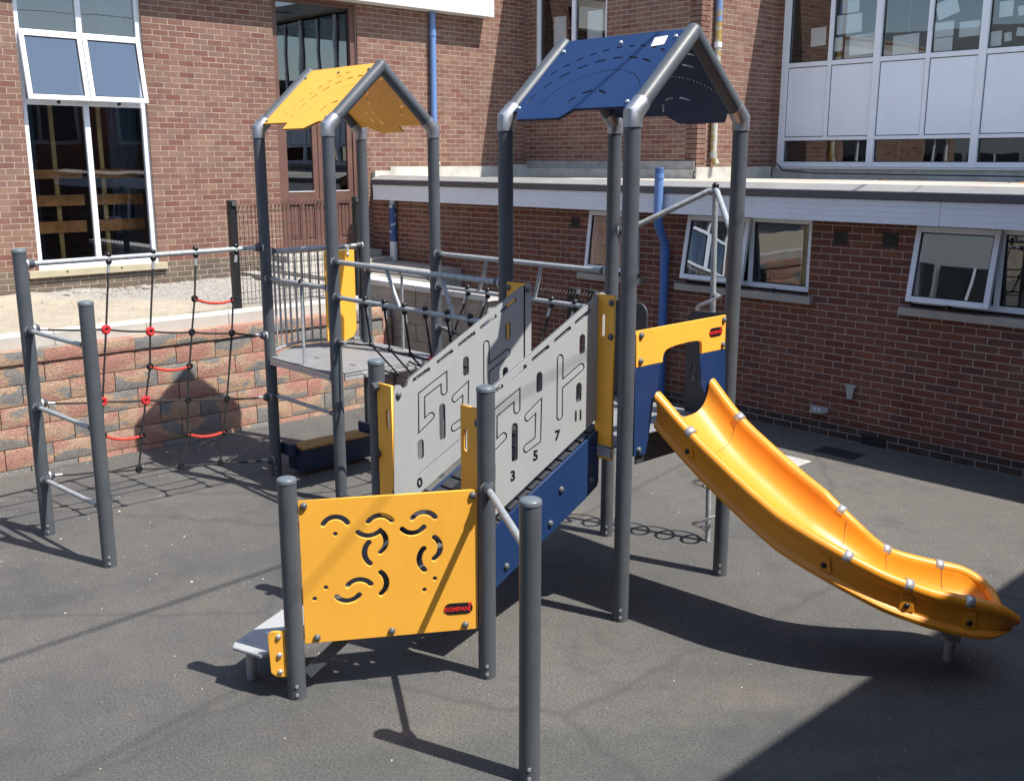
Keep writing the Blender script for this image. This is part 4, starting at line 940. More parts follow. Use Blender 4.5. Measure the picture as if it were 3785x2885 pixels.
# ---- roofs
def roof(kx, mat, boltm, tabs, center, blue):
    x1 = PB[kx[0]][0]; x0 = x1 - S
    for x in (x0, x1):
        ap = V(x, S / 2, APEX)
        for y, sg in ((0, 1), (S, -1)):
            b = V(x, y, ZB_); d = (ap - b).normalized()
            rings_pts = [V(x, y, tower_z), V(x, y, ZB_ - .012), b + d * .02, b + d * .10]
            MB().tube([V(x, y, tower_z), b, b + d * .105], .0565, 28).build('elbow_collar', 'collar', pf, smooth=True)
            MB().tube([b + d * .10, ap + d * .012], PR, 28).build('roof_tube', 'post', pf, smooth=True)
        MB().sphere(ap, PR * 1.02, 20, 12).build('ridge_joint', 'post', pf, smooth=True)
    c, s_ = math.cos(AL), math.sin(AL); Ls = (S / 2) / c
    for side in (0, 1):
        o = V(x0, 0, ZB_) if side == 0 else V(x1, S, ZB_)
        u = XH if side == 0 else -XH
        v = V(0, c, s_) if side == 0 else V(0, -c, s_)
        W = S; a0, a1 = .055, W - .055
        ta, tb, tc, td = tabs
        out = [(a0, .045), (ta, .045), (tb, -.035), (tc, -.035), (td, .045), (a1, .045), (a1, Ls + .010), (W * .50, Ls + .010), (W * .49, Ls + .017), (a0, Ls + .017)]
        if not blue: out = [(a0, .045), (ta, .045), (tb, -.035), (tc, -.035), (td, .045), (a1, .045), (a1, Ls + .017), (W * .48, Ls + .017), (W * .47, Ls + .010), (a0, Ls + .010)]
        hol = []
        cx, cy = center if side == 0 else ((W - center[0]) , center[1])
        m = 1 if side == 0 else -1
        def ok(a, b, e=.03):
            lo = .07
            return a0 + e < a < a1 - e and lo < b < Ls - .06
        def arcdash(rx, ry, dl, gap, hw, ph=0.0):
            t = -.15 + ph; 
            while t < math.pi + .2:
                rr = math.hypot(rx * math.sin(t), ry * math.cos(t)); dt = dl / rr
                p = [(cx + m * rx * math.cos(tt), cy + ry * math.sin(tt)) for tt in (t, t + dt / 2, t + dt)]
                if all(ok(*q) for q in p): hol.append(stroke(p, hw, 3))
                t += (dl + gap) / rr
        arcdash(.66, .57, .045, .055, .0065); arcdash(.55, .46, .070, .065, .0070, .06); arcdash(.17, .15, .07, .06, .0075, .2)
        t = -.1
        while t < math.pi + .15:
            p = (cx + m * .40 * math.cos(t), cy + .34 * math.sin(t))
            if ok(*p, .012): hol.append(circ(p, .0072, 6))
            t += .0255 / math.hypot(.40 * math.sin(t), .34 * math.cos(t))
        pl_ = plate('roof_panel', out, hol, o, u, v, .004, mat, pf, .022, .001, label='perforated %s plastic roof board' % ('dark blue' if blue else 'yellow'))
        plate('roof_core', out, hol, o, u, v, .009, 'core' if blue else 'core_y', pl_, .0177, .0005); plate('roof_underside', out, hol, o, u, v, .004, mat, pl_, .0084, .001)
        n = u.cross(v)
        for a, b in ((a0 + .03, .075), (a1 - .03, .085), (a0 + .03, Ls - .10), (W * .52, Ls - .065), (a1 - .03, Ls - .06)):
            bolt(o + u * a + v * b + n * .022, n, pl_, boltm, .014)
        if blue and side == 0:
            q = o + n * .0245; 
            plate('sticker', [(.858, .60), (.955, .61), (.935, .695), (.838, .685)], [], q, u, v, .001, 'paper', pl_, 0, 0)
roof(('B1',), 'blue', 'boltw', (.09, .15, .52, .60), (.66, .06), True)
roof(('Y2',), 'yellow', 'bolt', (.46, .47, .80, .93), (.98, .14), False)
# ---- decks
def deck(x0, x1, bulge, front=True):
    zt = 1.15
    pts = [(x1 + .03, -.03 + .06), (x1 + .03, S - .03)] 
    poly = [(x0 + .055, -.035), (x1 - .055, -.035), (x1 - .055, .055), (x1 + .04, .055), (x1 + .04, S - .055), (x1 - .055, S - .055), (x1 - .055, S + .035), (x0 + .055, S + .035), (x0 + .055, S - .055)]
    if bulge:
        for i in range(13):
            t = i / 12; y = S - .07 - (S - .14) * t; poly.append((x0 - .03 - .24 * math.sin(math.pi * t), y))
    else: poly += [(x0 - .04, S - .055), (x0 - .04, .055)]
    poly.append((x0 + .055, .055))
    slots = [slot((x0 + .35, .25), (x0 + .42, .25), .012, 3), slot((x1 - .25, .30), (x1 - .16, .30), .012, 3), slot((x0 + .30, .80), (x0 + .42, .80), .005, 3), slot((x1 - .35, .75), (x1 - .2, .75), .005, 3)]
    d = plate('deck', poly, slots, (0, 0, zt), XH, YH, .014, 'deck', pf, 0, .0015)
    e = MB()
    for a, b in (((x0 + .055, -.027), (x1 - .055, -.027)), ((x1 + .03, .055), (x1 + .03, S - .055)), ((x0 + .055, S + .02), (x1 - .055, S + .02))):
        if not front and a[0] == b[0]: continue
        a, b = V(*a, 0), V(*b, 0); dd = (b - a).normalized(); nn = V(-dd.y, dd.x, 0)
        for z0, z1, dep in ((1.118, 1.1345, .012), (1.100, 1.116, .008), (1.078, 1.098, .012)):
            e.obox((a + b) / 2 + ZH * (z0 + z1) / 2, dd, nn, ZH, (b - a).length / 2, dep, (z1 - z0) / 2)
        
    if bulge:
        ring = [V(x0 - .03 - .235 * math.sin(math.pi * i / 12), .07 + (S - .14) * i / 12, 0) for i in range(13)]
        e.tube([p + ZH * 1.115 for p in ring], .018, 6)
    else: e.box(x0 - .035, x0 - .02, .055, S - .055, 1.08, 1.135)
    e.build('deck_edge', 'alu', d, bevel=.002)
    for y in (.27, .55, .82):
        if not front: break
        c = V(x1 + .045, y, 1.108); MB().cyl(c - XH * .005, c + XH * .025, .022, n=12).build('rope_anchor', 'alu', d, smooth=True)
    return d
deck(-2 * S - G, -S - G, True); deck(-S, -.03, False, False)
# ---- yellow tower rails, railing, panel, bench
YX0, YX1 = -2 * S - G, -S - G
for y in (0, S):
    b = bar((YX0, y, 1.865), (YX1, y, 1.865), .019, pf, name='guard_rail')
    xm_ = (YX0 + YX1) / 2 + .04; sg = -1 if y == 0 else 1
    MB().sphere((xm_, y, 1.885), .024, 12, 8).build('ball_cap', 'knot', b, smooth=True)
    MB().tube([(xm_, y, 1.875), (xm_, y, 1.16), (xm_, y + sg * .028, 1.12), (xm_, y + sg * .028, 1.085)], .013, 12).build('upright', 'galv', b, smooth=True)
bar((YX0, 0, .783), (YX1, 0, .783), .017, pf, name='rung', mat='galv')
bb = bar((YX0, 0, 2.105), (YX0, S, 2.105), .019, pf, name='top_rail')
# bowed railing
def bow(t, z, k=1.0): return V(YX0 - .03 - .245 * k * math.sin(math.pi * t), .055 + (S - .11) * t, z)
rl = MB().tube([bow(i / 20, 2.085) for i in range(21)], .020, 10).build('bowed_railing', 'galv', pf, smooth=True, label='bowed grey metal railing with upright bars')
MB().tube([bow(i / 20, 1.185) for i in range(21)], .014, 8).build('bottom_rail', 'galv', rl, smooth=True)
for i in range(1, 12):
    t = i / 12; MB().cyl(bow(t, 1.185), bow(t, 2.085), .0105, n=8).build('railing_bar', 'galv', rl, smooth=True)
for t in (0.0, 1.0): MB().cyl(bow(t, 1.17), bow(t, 2.09), .014, n=10).build('railing_post', 'post', rl, smooth=True)
# hanging yellow activity board
o_ = V(YX0 + .045, 0, 0)
hol = [stroke(arc3((.655, 1.92), (.70, 1.95), (.745, 1.92)), .010, 4)]
for k in range(5): hol.append(stroke(arc3((.66 + .012 * (k % 2), 1.78 - .1 * k), (.69, 1.80 - .1 * k), (.72, 1.775 - .1 * k)), .009, 4))
yb_ = plate('activity_board', [(.60, 1.22), (.80, 1.20), (.90, 1.23), (.935, 1.30), (.935, 2.07), (.60, 2.07)], hol, o_, YH, ZH, .018, 'yellow', pf, 0, .002, label='narrow yellow plastic board hung from the top rail')
for y in (.66, .86):
    MB().box(YX0 + .028, YX0 + .05, y - .012, y + .012, 2.02, 2.10).build('hanger', 'alu', yb_); bolt(V(YX0 + .047, y, 2.03), XH, yb_, 'boltw', .015)
# bench board under the deck
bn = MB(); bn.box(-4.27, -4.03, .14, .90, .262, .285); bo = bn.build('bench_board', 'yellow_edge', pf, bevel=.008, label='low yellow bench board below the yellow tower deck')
for y in (.25, .55, .80): MB().cyl((-4.12, y, .284), (-4.12, y, .290), .012, n=10).build('bench_bolt', 'bolt', bo)
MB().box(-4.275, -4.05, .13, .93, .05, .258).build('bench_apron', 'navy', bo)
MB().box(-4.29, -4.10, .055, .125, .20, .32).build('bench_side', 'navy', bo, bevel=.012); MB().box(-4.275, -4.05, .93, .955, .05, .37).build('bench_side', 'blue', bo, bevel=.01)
# ---- bridge
def rope_obj(pts, r, mat, parent, name='rope', n=7): return MB().tube(pts, r, n).build(name, mat, parent, smooth=True)
BX0, BX1 = YX1, -S
xs_ = [-2.75 + .257 * i for i in range(6)]
def sag(a, b, k, n=6): return [a.lerp(b, i / n) - ZH * k * 4 * (i / n) * (1 - i / n) for i in range(n + 1)]
for y, sg, tops in ((0, 1, ((-2.457, -2.294), (-1.787, -1.648))), (S, -1, ((-2.499, -2.603), (-1.841, -1.92)))):
    ub = bar((BX0, y, 2.092), (BX1, y, 2.092), .021, pf, name='handrail')
    zl = 1.80; lb = bar((BX0, y, zl), (BX1, y, zl), .019, pf, name='net_rail')
    for a, b in tops: MB().cyl((a, y, 2.085), (b, y, zl + .005), .0155, n=12).build('strut', 'galv', ub, smooth=True)
    for x in xs_:
        for dz in (.026, -.026): MB().sphere((x, y, zl + dz), .024, 12, 8).build('ball_clamp', 'knot', lb, smooth=True)
net = None
prof = [(0.0, 1.80), (.10, 1.44), (.36, 1.16), (.73, 1.16), (S - .10, 1.44), (S, 1.80)]
grid = [[V(x + (.0 if j in (0, 5) else -.06 + .02 * math.sin(3 * x)), y, z + (0 if j in (0, 5) else -.02 * math.sin(math.pi * (i + 1) / 7))) for j, (y, z) in enumerate(prof)] for i, x in enumerate(xs_)]
for i, col in enumerate(grid):
    pts = [col[0] - ZH * .03] + col[1:5] + [col[5] - ZH * .03]
    r_ = rope_obj(pts, .0085, 'rope', pf if net is None else net, 'net_bridge' if net is None else 'cross_rope')
    if net is None: net = r_; net['label'] = 'black rope net floor of the bridge between the towers'
    for a, b in ((col[0], col[1]), (col[5], col[4])):
        d = (b - a).normalized(); MB().cyl(a + d * .05, a + d * .12, .0125, n=10).build('ferrule', 'alu', net, smooth=True)
for j in range(1, 5):
    y, z = prof[j]
    ends = (V(BX0 + .05, y if 1 < j < 4 else (0.0 if j == 1 else S), z if 1 < j < 4 else 1.43), V(BX1 - .05, y if 1 < j < 4 else (0.0 if j == 1 else S), z if 1 < j < 4 else 1.43))
    chain = [ends[0]] + [grid[i][j] for i in range(6)] + [ends[1]]
    pts = []
    for a, b in zip(chain, chain[1:]): pts += sag(a, b, .012)[:-1]
    rope_obj(pts + [chain[-1]], .0085, 'rope', net, 'long_rope')
    if j in (1, 4):
        for e, d in ((ends[0], XH), (ends[1], -XH)):
            clamp(e, d, net, .03, .04); MB().cyl(e + d * .03, e + d * .10, .0105, n=10).build('ferrule', 'alu', net, smooth=True)
    for i in range(6):
        red = (j == 1 and i == 3)
        MB().sphere(grid[i][j], .024 if not red else .030, 10, 7, .9).build('knot', 'redknot' if red else 'knot', net, smooth=True)
# ---- climbing net between the left ladder and the yellow tower
a_, e_ = P3('L1'), P3('Y1') - P3('L1')
def NP(s_, z): return a_ + e_ * s_ + ZH * z
tb = bar(NP(0, 2.145), NP(1, 2.145), .021, pf, name='top_bar')
tops_ = [(.320, 2.145), (.498, 2.145), (.679, 2.145), (.862, 2.145)]
rows = [((.02, 1.648), [(.287, 1.577), (.462, 1.516), (.639, 1.462), (.820, 1.408)], (.98, 1.345)),
        ((.02, 1.063), [(.249, .993), (.421, .940), (.601, .880), (.778, .821)], (.98, .766)),
        ((.02, .476), [(.212, .415), (.370, .360), (.548, .303), (.727, .248)], (.98, .158))]
cn = None
def knot(p, mat='knot', r=.026, par=None):
    n = e_.cross(ZH).normalized()
    g = MB(); g.tube([p + (ZH * math.cos(t) + n.cross(ZH) * math.sin(t)) * r * .72 for t in [2 * math.pi * i / 14 for i in range(14)]], r * .50, 8, closed=True)
    k = g.build('knot', mat, par or cn, smooth=True); MB().cyl(p - n * r * .4, p + n * r * .4, r * .42, n=8).build('knot_core', 'knot', k, fix=False) if False else None
    return k
red_pairs = [((.661, 1.748), (.835, 1.701)), ((.450, 1.221), (.618, 1.171)), ((.240, .711), (.394, .646)), ((.590, .574), (.755, .529))]
for c in range(4):
    chain = [NP(*tops_[c])] + [NP(*rows[r][1][c]) for r in range(3)]
    if c == 0: pass
    extra = []
    for rp in red_pairs:
        for q in rp: extra.append(q)
    pts = []
    seq = [tops_[c]] + [rows[r][1][c] for r in range(3)]
    full = []
    for (s0, z0), (s1, z1) in zip(seq, seq[1:]):
        full.append((s0, z0))
        mids = [q for q in extra if z1 < q[1] < z0 and abs(q[0] - (s0 + (s1 - s0) * (z0 - q[1]) / (z0 - z1))) < .06]
        full += sorted(mids, key=lambda q: -q[1])
    full.append(seq[-1])
    pts = [NP(*q) for q in full]; pts[0] = pts[0] - ZH * .03
    r_ = rope_obj(pts, .0085, 'rope', pf if cn is None else cn, 'climbing_net' if cn is None else 'upright_rope')
    if cn is None: cn = r_; cn['label'] = 'black and red rope climbing net under a horizontal bar'
    d = (pts[1] - pts[0]).normalized(); MB().cyl(pts[0] + d * .015, pts[0] + d * .085, .0135, n=10).build('ferrule', 'alu', cn, smooth=True)
    for dz in (.027, -.027): MB().sphere(NP(*tops_[c]) + ZH * dz, .025, 12, 8).build('ball_clamp', 'knot', tb, smooth=True)
for ri, (s0, mid, s1) in enumerate(rows):
    chain = [NP(*s0)] + [NP(*m) for m in mid] + [NP(*s1)]
    pts = []
    for a, b in zip(chain, chain[1:]): pts += sag(a, b, .008, 4)[:-1]
    rope_obj(pts + [chain[-1]], .0085, 'rope', cn, 'cross_rope')
    dd = e_.normalized()
    clamp(NP(s0[0] + .005, s0[1]), dd, cn, .036, .035); clamp(NP(s1[0] - .005, s1[1]), -dd, cn, .036, .035)
    for p, d in ((chain[0], (chain[1] - chain[0]).normalized()), (chain[-1], (chain[-2] - chain[-1]).normalized())):
        MB().cyl(p + d * .04, p + d * .11, .0120, n=10).build('ferrule', 'alu', cn, smooth=True)
    for ci, m in enumerate(mid): knot(NP(*m), 'redknot' if ci < 2 and ri < 2 else 'knot', .034 if ci < 2 and ri < 2 else .028)
for a, b in red_pairs:
    a, b = NP(*a), NP(*b); rope_obj(sag(a, b, .035, 10), .0115, 'redrope', cn, 'red_rope', 8)
    for p in (a, b): knot(p, 'knot', .027)
for z0, z1 in ((1.646, 1.634), (1.05, 1.03), (.46, .445)): bar(P3('L1', z0), P3('L2', z1), .0175, pf, name='rung')
# ---- ramp: side panels, brackets, floor, blue stringers
gout = [(-1.14, .755)] + [(.045, 1.345), (.045, 2.075)] + arcp((.012, 2.078), .033, 0, math.pi * .63, 5) + [(-.017, 2.107), (-1.005, 1.607)] + arcp((-1.030, 1.575), .028, -.2, -2.2, 5) + arcp((-1.083, 1.545), .032, .6, math.pi, 5)
gout = [(-1.14, .755), (.045, 1.345), (.045, 2.075), (.038, 2.098), (.018, 2.111), (-.006, 2.109), (-.985, 1.612), (-1.004, 1.598), (-1.015, 1.565), (-1.032, 1.550), (-1.050, 1.556), (-1.066, 1.575), (-1.085, 1.580), (-1.106, 1.573), (-1.116, 1.555)]
thru = [slot(a, b, .0135) for a, b in (((-.960, 1.592), (-.846, 1.643)), ((-.767, 1.680), (-.658, 1.733)), ((-.592, 1.766), (-.470, 1.826)), ((-.406, 1.857), (-.284, 1.918)), ((-.226, 1.947), (-.104, 2.008)))]
thru += [slot((y, z0 + .025), (y, z1 - .025), .025) for y, z0, z1 in ((-.54, 1.556, 1.686), (-.742, 1.167, 1.409), (-.921, 1.074, 1.208), (-.170, 1.741, 1.870), (-.195, 1.440, 1.569))]
gr = []
def groove(path, hw=.024, gw=.0055):
    gr.append(stroke(path, hw + gw)); gr.append(stroke(path, hw - gw))
groove([(-.725, 1.486), (-.725, 1.572), (-.905, 1.488), (-.910, 1.292), (-.832, 1.340)])
groove([(-.636, 1.424), (-.546, 1.478), (-.550, 1.270), (-.645, 1.233)])
def ypoly(hw):
    xa = -.364; E = Vector((-.176, 1.662)); J = Vector((xa, 1.572)); e = (E - J).normalized(); nb = Vector((-e.y, e.x))
    t1 = (hw - nb.x * hw) / e.x; t2 = (hw + nb.x * hw) / e.x
    up = J + e * t1 + nb * hw; lo = J + e * t2 - nb * hw; a = math.atan2(e.y, e.x)
    return arcp((xa, 1.765 - .024), hw, math.pi, 0, 6) + [tuple(up)] + arcp(E, hw, a + math.pi / 2, a - math.pi / 2, 6) + [tuple(lo)] + arcp((xa, 1.36 + .024), hw, 0, -math.pi, 6)
gr += [ypoly(.0295), ypoly(.0185)]
def ramp_panel(x, line, nums):
    o = (x, 0, 0)
    p = plate('ramp_side_panel', gout, thru + gr + ([slot((-.948, .977), (-.60, 1.148), .003, 2)] if line else []), o, YH, ZH, .004, 'grey', pf, 0, .001, label='grey ramp side board with engraved shapes and numerals')
    plate('panel_core', gout, thru, o, YH, ZH, .010, 'core', p, -.0045, .0005)
    plate('panel_back', gout, thru, o, YH, ZH, .004, 'grey', p, -.015, .001)
    for y, z, tx in ((-.935, .926, '0'), (-.758, 1.086, '3'), (-.571, 1.174, '5'), (-.384, 1.265, '7'), (-.199, 1.358, '11')):
        if tx in nums: text('numeral', tx, .086, (x, y, z), YH, ZH, 'badge', p, bold=.003)
    for y, z in ((-1.085, 1.52), (.01, 2.07)): bolt((x, y, z), XH, p)
    return p
ramp_panel(-.215, False, ('3', '5', '7', '11', '0')); ramp_panel(-.885, True, ('0',))
def bracket(x0, x1, y, z0, z1, sl, bolts, name='bracket'):
    b = plate(name, [(x0, z0), (x1, z0), (x1, z1), (x0, z1)], [slot(*sl, .017)] if sl else [], (0, y, 0), XH, ZH, .018, 'yellow', pf, 0, .002)
    for x, z in bolts: bolt((x, y, z), -YH, b)
    return b
bracket(-.245, -.085, -1.135, .72, 1.58, ((-.205, 1.33), (-.205, 1.43)), ((-.10, 1.50),))
bracket(-1.035, -.89, -1.135, .72, 1.58, ((-.935, 1.31), (-.935, 1.41)), ())
for z in (1.555, 1.13): MB().cyl((-1.035, -1.105, z), (-1.035, -1.175, z), .028, n=8).build('bracket_nut', 'clamp', pf, smooth=True)
bracket(-.228, -.085, -.03, 1.06, 2.105, ((-.175, 1.86), (-.175, 1.97)), ((-.105, 2.06), (-.105, 1.85), (-.215, 1.12)))
bracket(-1.055, -.885, -.03, 1.30, 2.11, ((-.93, 1.80), (-.93, 1.92)), ((-1.03, 2.075),))
# floor treads and stringers (slope 0.49)
sl_ = math.atan(.49)
for k in range(13):
    y = -1.12 + k * .088; z = .70 + .49 * (y + 1.12)
    MB().obox((-.55, y + .035, z + .49 * .035), XH, V(0, math.cos(sl_), math.sin(sl_)), V(0, -math.sin(sl_), math.cos(sl_)), .325, .041, .012).build('ramp_tread', 'tread', pf, bevel=.004)
for x in (-.198, -.888):
    p = plate('stringer', [(-1.10, .335), (-.135, .805), (-.03, .865), (-.015, .89), (-.015, 1.225), (-.04, 1.235), (-1.10, .715)], [], (x, 0, 0), YH, ZH, .019, 'blue', pf, 0, .002, label='blue plastic board along the side of the ramp')
    if x > -.5:
        for y, z in ((-.828, .544), (-.457, .721), (-.363, .919), (-.09, .92)): bolt((x, y, z), XH, p)
# ---- yellow cut-out board, seat, brace, handle bar
aP, bP = P3('P1'), P3('R2'); dP = (bP - aP).normalized(); nP = dP.cross(ZH)
arcs = [((.181, .999), (.247, 1.035), (.310, .998)), ((.423, .994), (.490, 1.025), (.550, .993)), ((.664, .995), (.728, 1.026), (.789, .993)),
        ((.606, .937), (.664, .909), (.725, .940)), ((.422, .875), (.396, .817), (.425, .752)),
        ((.784, .875), (.815, .811), (.780, .749)), ((.723, .814), (.696, .752), (.725, .687)), ((.483, .695), (.512, .632), (.481, .569)),
        ((.300, .634), (.364, .663), (.425, .632)), ((.238, .573), (.299, .544), (.360, .574))]
hol = [stroke(arc3(*a), .0155, 6) for a in arcs]
hol.append(stroke(arc3((.365, .938), (.425, .913), (.486, .937), 7)[:-1] + arc3((.486, .937), (.516, .874), (.484, .813), 7), .0150, 6))
hol += [circ(c, .0130, 12) for c in ((.243, .939), (.181, .634), (.118, .574), (.782, .632), (.722, .570))]
pp = plate('cutout_board', [(.055, .315), (1.025, .305), (1.025, 1.135), (.055, 1.140)], hol, aP, dP, ZH, .019, 'yellow', pf, .0095, .002, label='yellow board with curved cut-outs and round holes')
for t, z in ((.082, 1.112), (1.000, 1.107), (.122, .346), (.534, .343), (.951, .337)): bolt(aP + dP * t + ZH * z + nP * .0095, nP, pp)
def badge(o, u, w, h, par, nrm):
    u = Vector(u).normalized(); v = nrm.cross(u); b = plate('badge', slot((-w / 2 + h / 2, 0), (w / 2 - h / 2, 0), h / 2), [], o, u, v, .004, 'badge', par, .003, .001)
    oo = Vector(o) + nrm * .0035 - u * w * .06 - v * h * .04
    text('badge_lettering', 'KOMPAN', h * .50, oo, u, v, 'red', b, bold=h * .012)
    # dancing figure mark at the end of the word
    f = Vector(o) + nrm * .0036 + u * w * .385 + v * h * .10
    for p0, p1 in (((0, -.22), (.02, .18)), ((-.14, .16), (.16, .30)), ((.02, .18), (-.06, .42)), ((.02, .18), (.12, .44))):
        MB().obox(f + (u * (p0[0] + p1[0]) + v * (p0[1] + p1[1])) * h / 2, (u * (p1[0] - p0[0]) + v * (p1[1] - p0[1])).normalized(), nrm.cross((u * (p1[0] - p0[0]) + v * (p1[1] - p0[1])).normalized()), nrm, math.hypot(p1[0] - p0[0], p1[1] - p0[1]) * h / 2, h * .045, .0006).build('figure_mark', 'red', b)
    MB().obox(f - v * h * .34, u, v, nrm, h * .05, h * .05, .0006).build('figure_mark', 'red', b)
badge(aP + dP * .913 + ZH * .440 + nP * .0095, dP + ZH * -.02, .165, .068, pp, nP)
sp_ = [(-.90, -2.27), (-.70, -2.205), (-.70, -1.98), (-.84, -1.72), (-1.10, -1.68), (-1.150, -1.74), (-1.135, -1.82), (-1.00, -2.115), (-.945, -2.235)]
seat = MB().prism(sp_, (0, 0, .235), XH, YH, ZH, 0, .024).build('seat', 'grey', pf, bevel=.008, label='low light grey triangular seat board')
MB().cyl((-.945, -2.135, 0), (-.945, -2.135, .236), .030, n=16).build('seat_leg', 'galv', seat, smooth=True)
for x, y in ((-.93, -2.17), (-.88, -2.16)): MB().cyl((x, y, .259), (x, y, .2615), .014, n=12).build('seat_plug', 'grey', seat)
MB().tube([(-.80, -2.08, .26), (-.76, -2.02, .31), (-.72, -1.96, .31)], .012, 8).build('seat_tab', 'alu', seat, smooth=True)
sbk = plate('seat_bracket', [(-.135, .165), (-.105, .135), (-.05, .13), (-.05, .40), (-.12, .405), (-.142, .385)], [], aP, dP, ZH, .018, 'yellow', pf, .012, .002)
for z in (.375, .265, .165): bolt(aP + dP * -.085 + ZH * z + nP * .012, nP, sbk, 'boltw', .015)
b0, b1 = aP + dP * .06 + ZH * .10 - nP * .06, aP + dP * .36 + ZH * .37 - nP * .06; db = (b1 - b0).normalized()
MB().obox((b0 + b1) / 2, db, nP, db.cross(nP), (b1 - b0).length / 2, .008, .032).build('seat_brace', 'post', pf)
bar(P3('R2', 1.148), P3('Q', 1.148), .019, pf, name='handle_bar')
# ---- slide entrance panels
ye = [(.0, 1.892), (.98, 1.898), (.985, 1.668), (.725, 1.668), (.725, 1.70), (.722, 1.735), (.708, 1.752), (.66, 1.760), (.58, 1.762), (.48, 1.760), (.40, 1.757), (.33, 1.750), (.29, 1.738), (.268, 1.715), (.262, 1.69), (.262, 1.665), (.0, 1.665)]
ye = [(a + .055 if a < .5 else a + .0, b) for a, b in ye]
ep = plate('arch_board', ye, [], (.0, 0, 0), YH, ZH, .019, 'yellow', pf, .03, .002, label='yellow arched board over the slide entrance')
for y, z in ((.095, 1.862), (.095, 1.70), (.955, 1.868), (.955, 1.70)): bolt((.03, y, z), XH, ep)
badge(V(.03, .87, 1.795), YH, .145, .060, ep, XH)
pl1 = plate('entry_side_board', [(.055, 1.663), (.29, 1.663), (.275, 1.50), (.235, 1.42), (.20, 1.20), (.17, 1.09), (.055, 1.095)], [], (0, 0, 0), YH, ZH, .019, 'blue', pf, .03, .002, label='blue board beside the slide entrance')
bolt((.03, .10, 1.13), XH, pl1)
pl2 = plate('entry_side_board', [(.725, 1.666), (.99, 1.666), (1.03, 1.10), (.86, 1.10), (.84, 1.30), (.73, 1.46)], [], (0, 0, 0), YH, ZH, .019, 'blue', pf, .03, .002, label='blue board beside the slide entrance')
plate('entry_sill_board', [(.10, 1.03), (.98, 1.03), (.98, 1.21), (.10, 1.21)], [], (0, 0, 0), YH, ZH, .012, 'dark', pf, .010, .002)
# ---- charcoal boards and spiral pole behind the blue tower
def dkboard(x0, x1, sx, rc):
    out = [(x0, 1.10), (x1, 1.10)] + ([(x1, 1.80)] + arcp((x1 - .08, 1.805), .08, 0, math.pi / 2, 5) + [(x0, 1.885)] if rc else [(x1, 1.885)] + arcp((x0 + .08, 1.805), .08, math.pi / 2, math.pi, 5))
    return plate('charcoal_board', out, [rrect(sx - .012, sx + .012, 1.38, 1.50, .010)], (0, S, 0), XH, ZH, .019, 'dark', pf, .01, .003, label='charcoal board with a hand slot behind the blue tower')
dkboard(-1.035, -.735, -.80, True); dkboard(-.365, -.055, -.30, False)
s0, s1 = V(-.453, 1.563, 0), V(-.492, 1.524, 2.70)
spo = MB().cyl(s0, s1, .021, n=16).build('spiral_pole', 'galv', pf, smooth=True, label='steel pole with a spiral climbing rod')
hel = []
for i in range(0, 221):
    t = i / 220; z = .075 + 1.86 * t; a = 2 * math.pi * 5.5 * t + 2.6
    c = s0.lerp(s1, z / 2.70); hel.append(c + V(.118 * math.cos(a), .118 * math.sin(a), 0))
hel = [s0.lerp(s1, .06 / 2.7)] + hel + [s0.lerp(s1, 1.95 / 2.7)]
MB().tube(hel, .0125, 8).build('spiral_rod', 'steel', spo, smooth=True)
MB().cyl(s0 + V(.05, -.05, .03) * .3, s0 + V(.10, -.10, .03) * .3, .01, n=8).build('foot_screw', 'boltw', spo)
top = s1 + ZH * .0
for k, z in (('B4', 2.40), ('B2', 2.42)):
    p = P3(k, z); d = (V(top.x, top.y, z) - p).normalized(); q = top - d * .10 + ZH * -.035
    pts = [p + d * PR, p + d * (PR + .05)] + [(p + d * (PR + .05)).lerp(q, i / 4) for i in range(1, 5)] + [top - d * .05 - ZH * .008, top]
    o = MB().tube(pts, .021, 12).build('support_bar', 'galv', pf, smooth=True); clamp(p + d * PR, d, o, .036)
MB().sphere(top + ZH * .03, .026, 12, 8).build('ball_cap', 'knot', spo, smooth=True)
# ---- slide
def lerp1(tab, x):
    for (a, va), (b, vb) in zip(tab, tab[1:]):
        if x <= b: return va + (vb - va) * max(0, (x - a)) / (b - a)
    return tab[-1][1]
def smoothtab(tab, x, h=.12): return sum(lerp1(tab, x + d) for d in (-h, -h / 2, 0, h / 2, h)) / 5
RIM = [(-.3, 1.72), (0, 1.475), (.25, 1.262), (.7, 1.0), (1.15, .785), (1.47, .60), (1.83, .515), (2.05, .50), (2.30, .46), (2.6, .42)]
Rc, S0 = .80, .90
def path(s_):
    y0 = .545
    if s_ <= S0: return V(.05 + s_, y0, 0), 0.0
    th = min((s_ - S0) / Rc, R(42)); s2 = max(0, s_ - S0 - Rc * R(42))
    p = V(.05 + S0 + Rc * math.sin(th), y0 + Rc * (1 - math.cos(th)), 0) + V(math.cos(th), math.sin(th), 0) * s2
    return p, th
halfp = [(0, -.200), (.065, -.198), (.110, -.191), (.148, -.176), (.178, -.152), (.200, -.120), (.215, -.084), (.223, -.052), (.227, -.028), (.233, -.004), (.247, .010), (.266, .014), (.285, .009), (.297, -.005), (.301, -.022), (.298, -.040), (.290, -.054), (.281, -.062),
         (.275, -.09), (.272, -.14), (.275, -.170), (.287, -.180), (.298, -.196), (.295, -.216), (.280, -.226), (.20, -.226), (.10, -.222), (0, -.220)]
full = halfp + [(-c, h) for c, h in reversed(halfp[1:-1])]
rings = []; NS = 80; SEND = 2.07
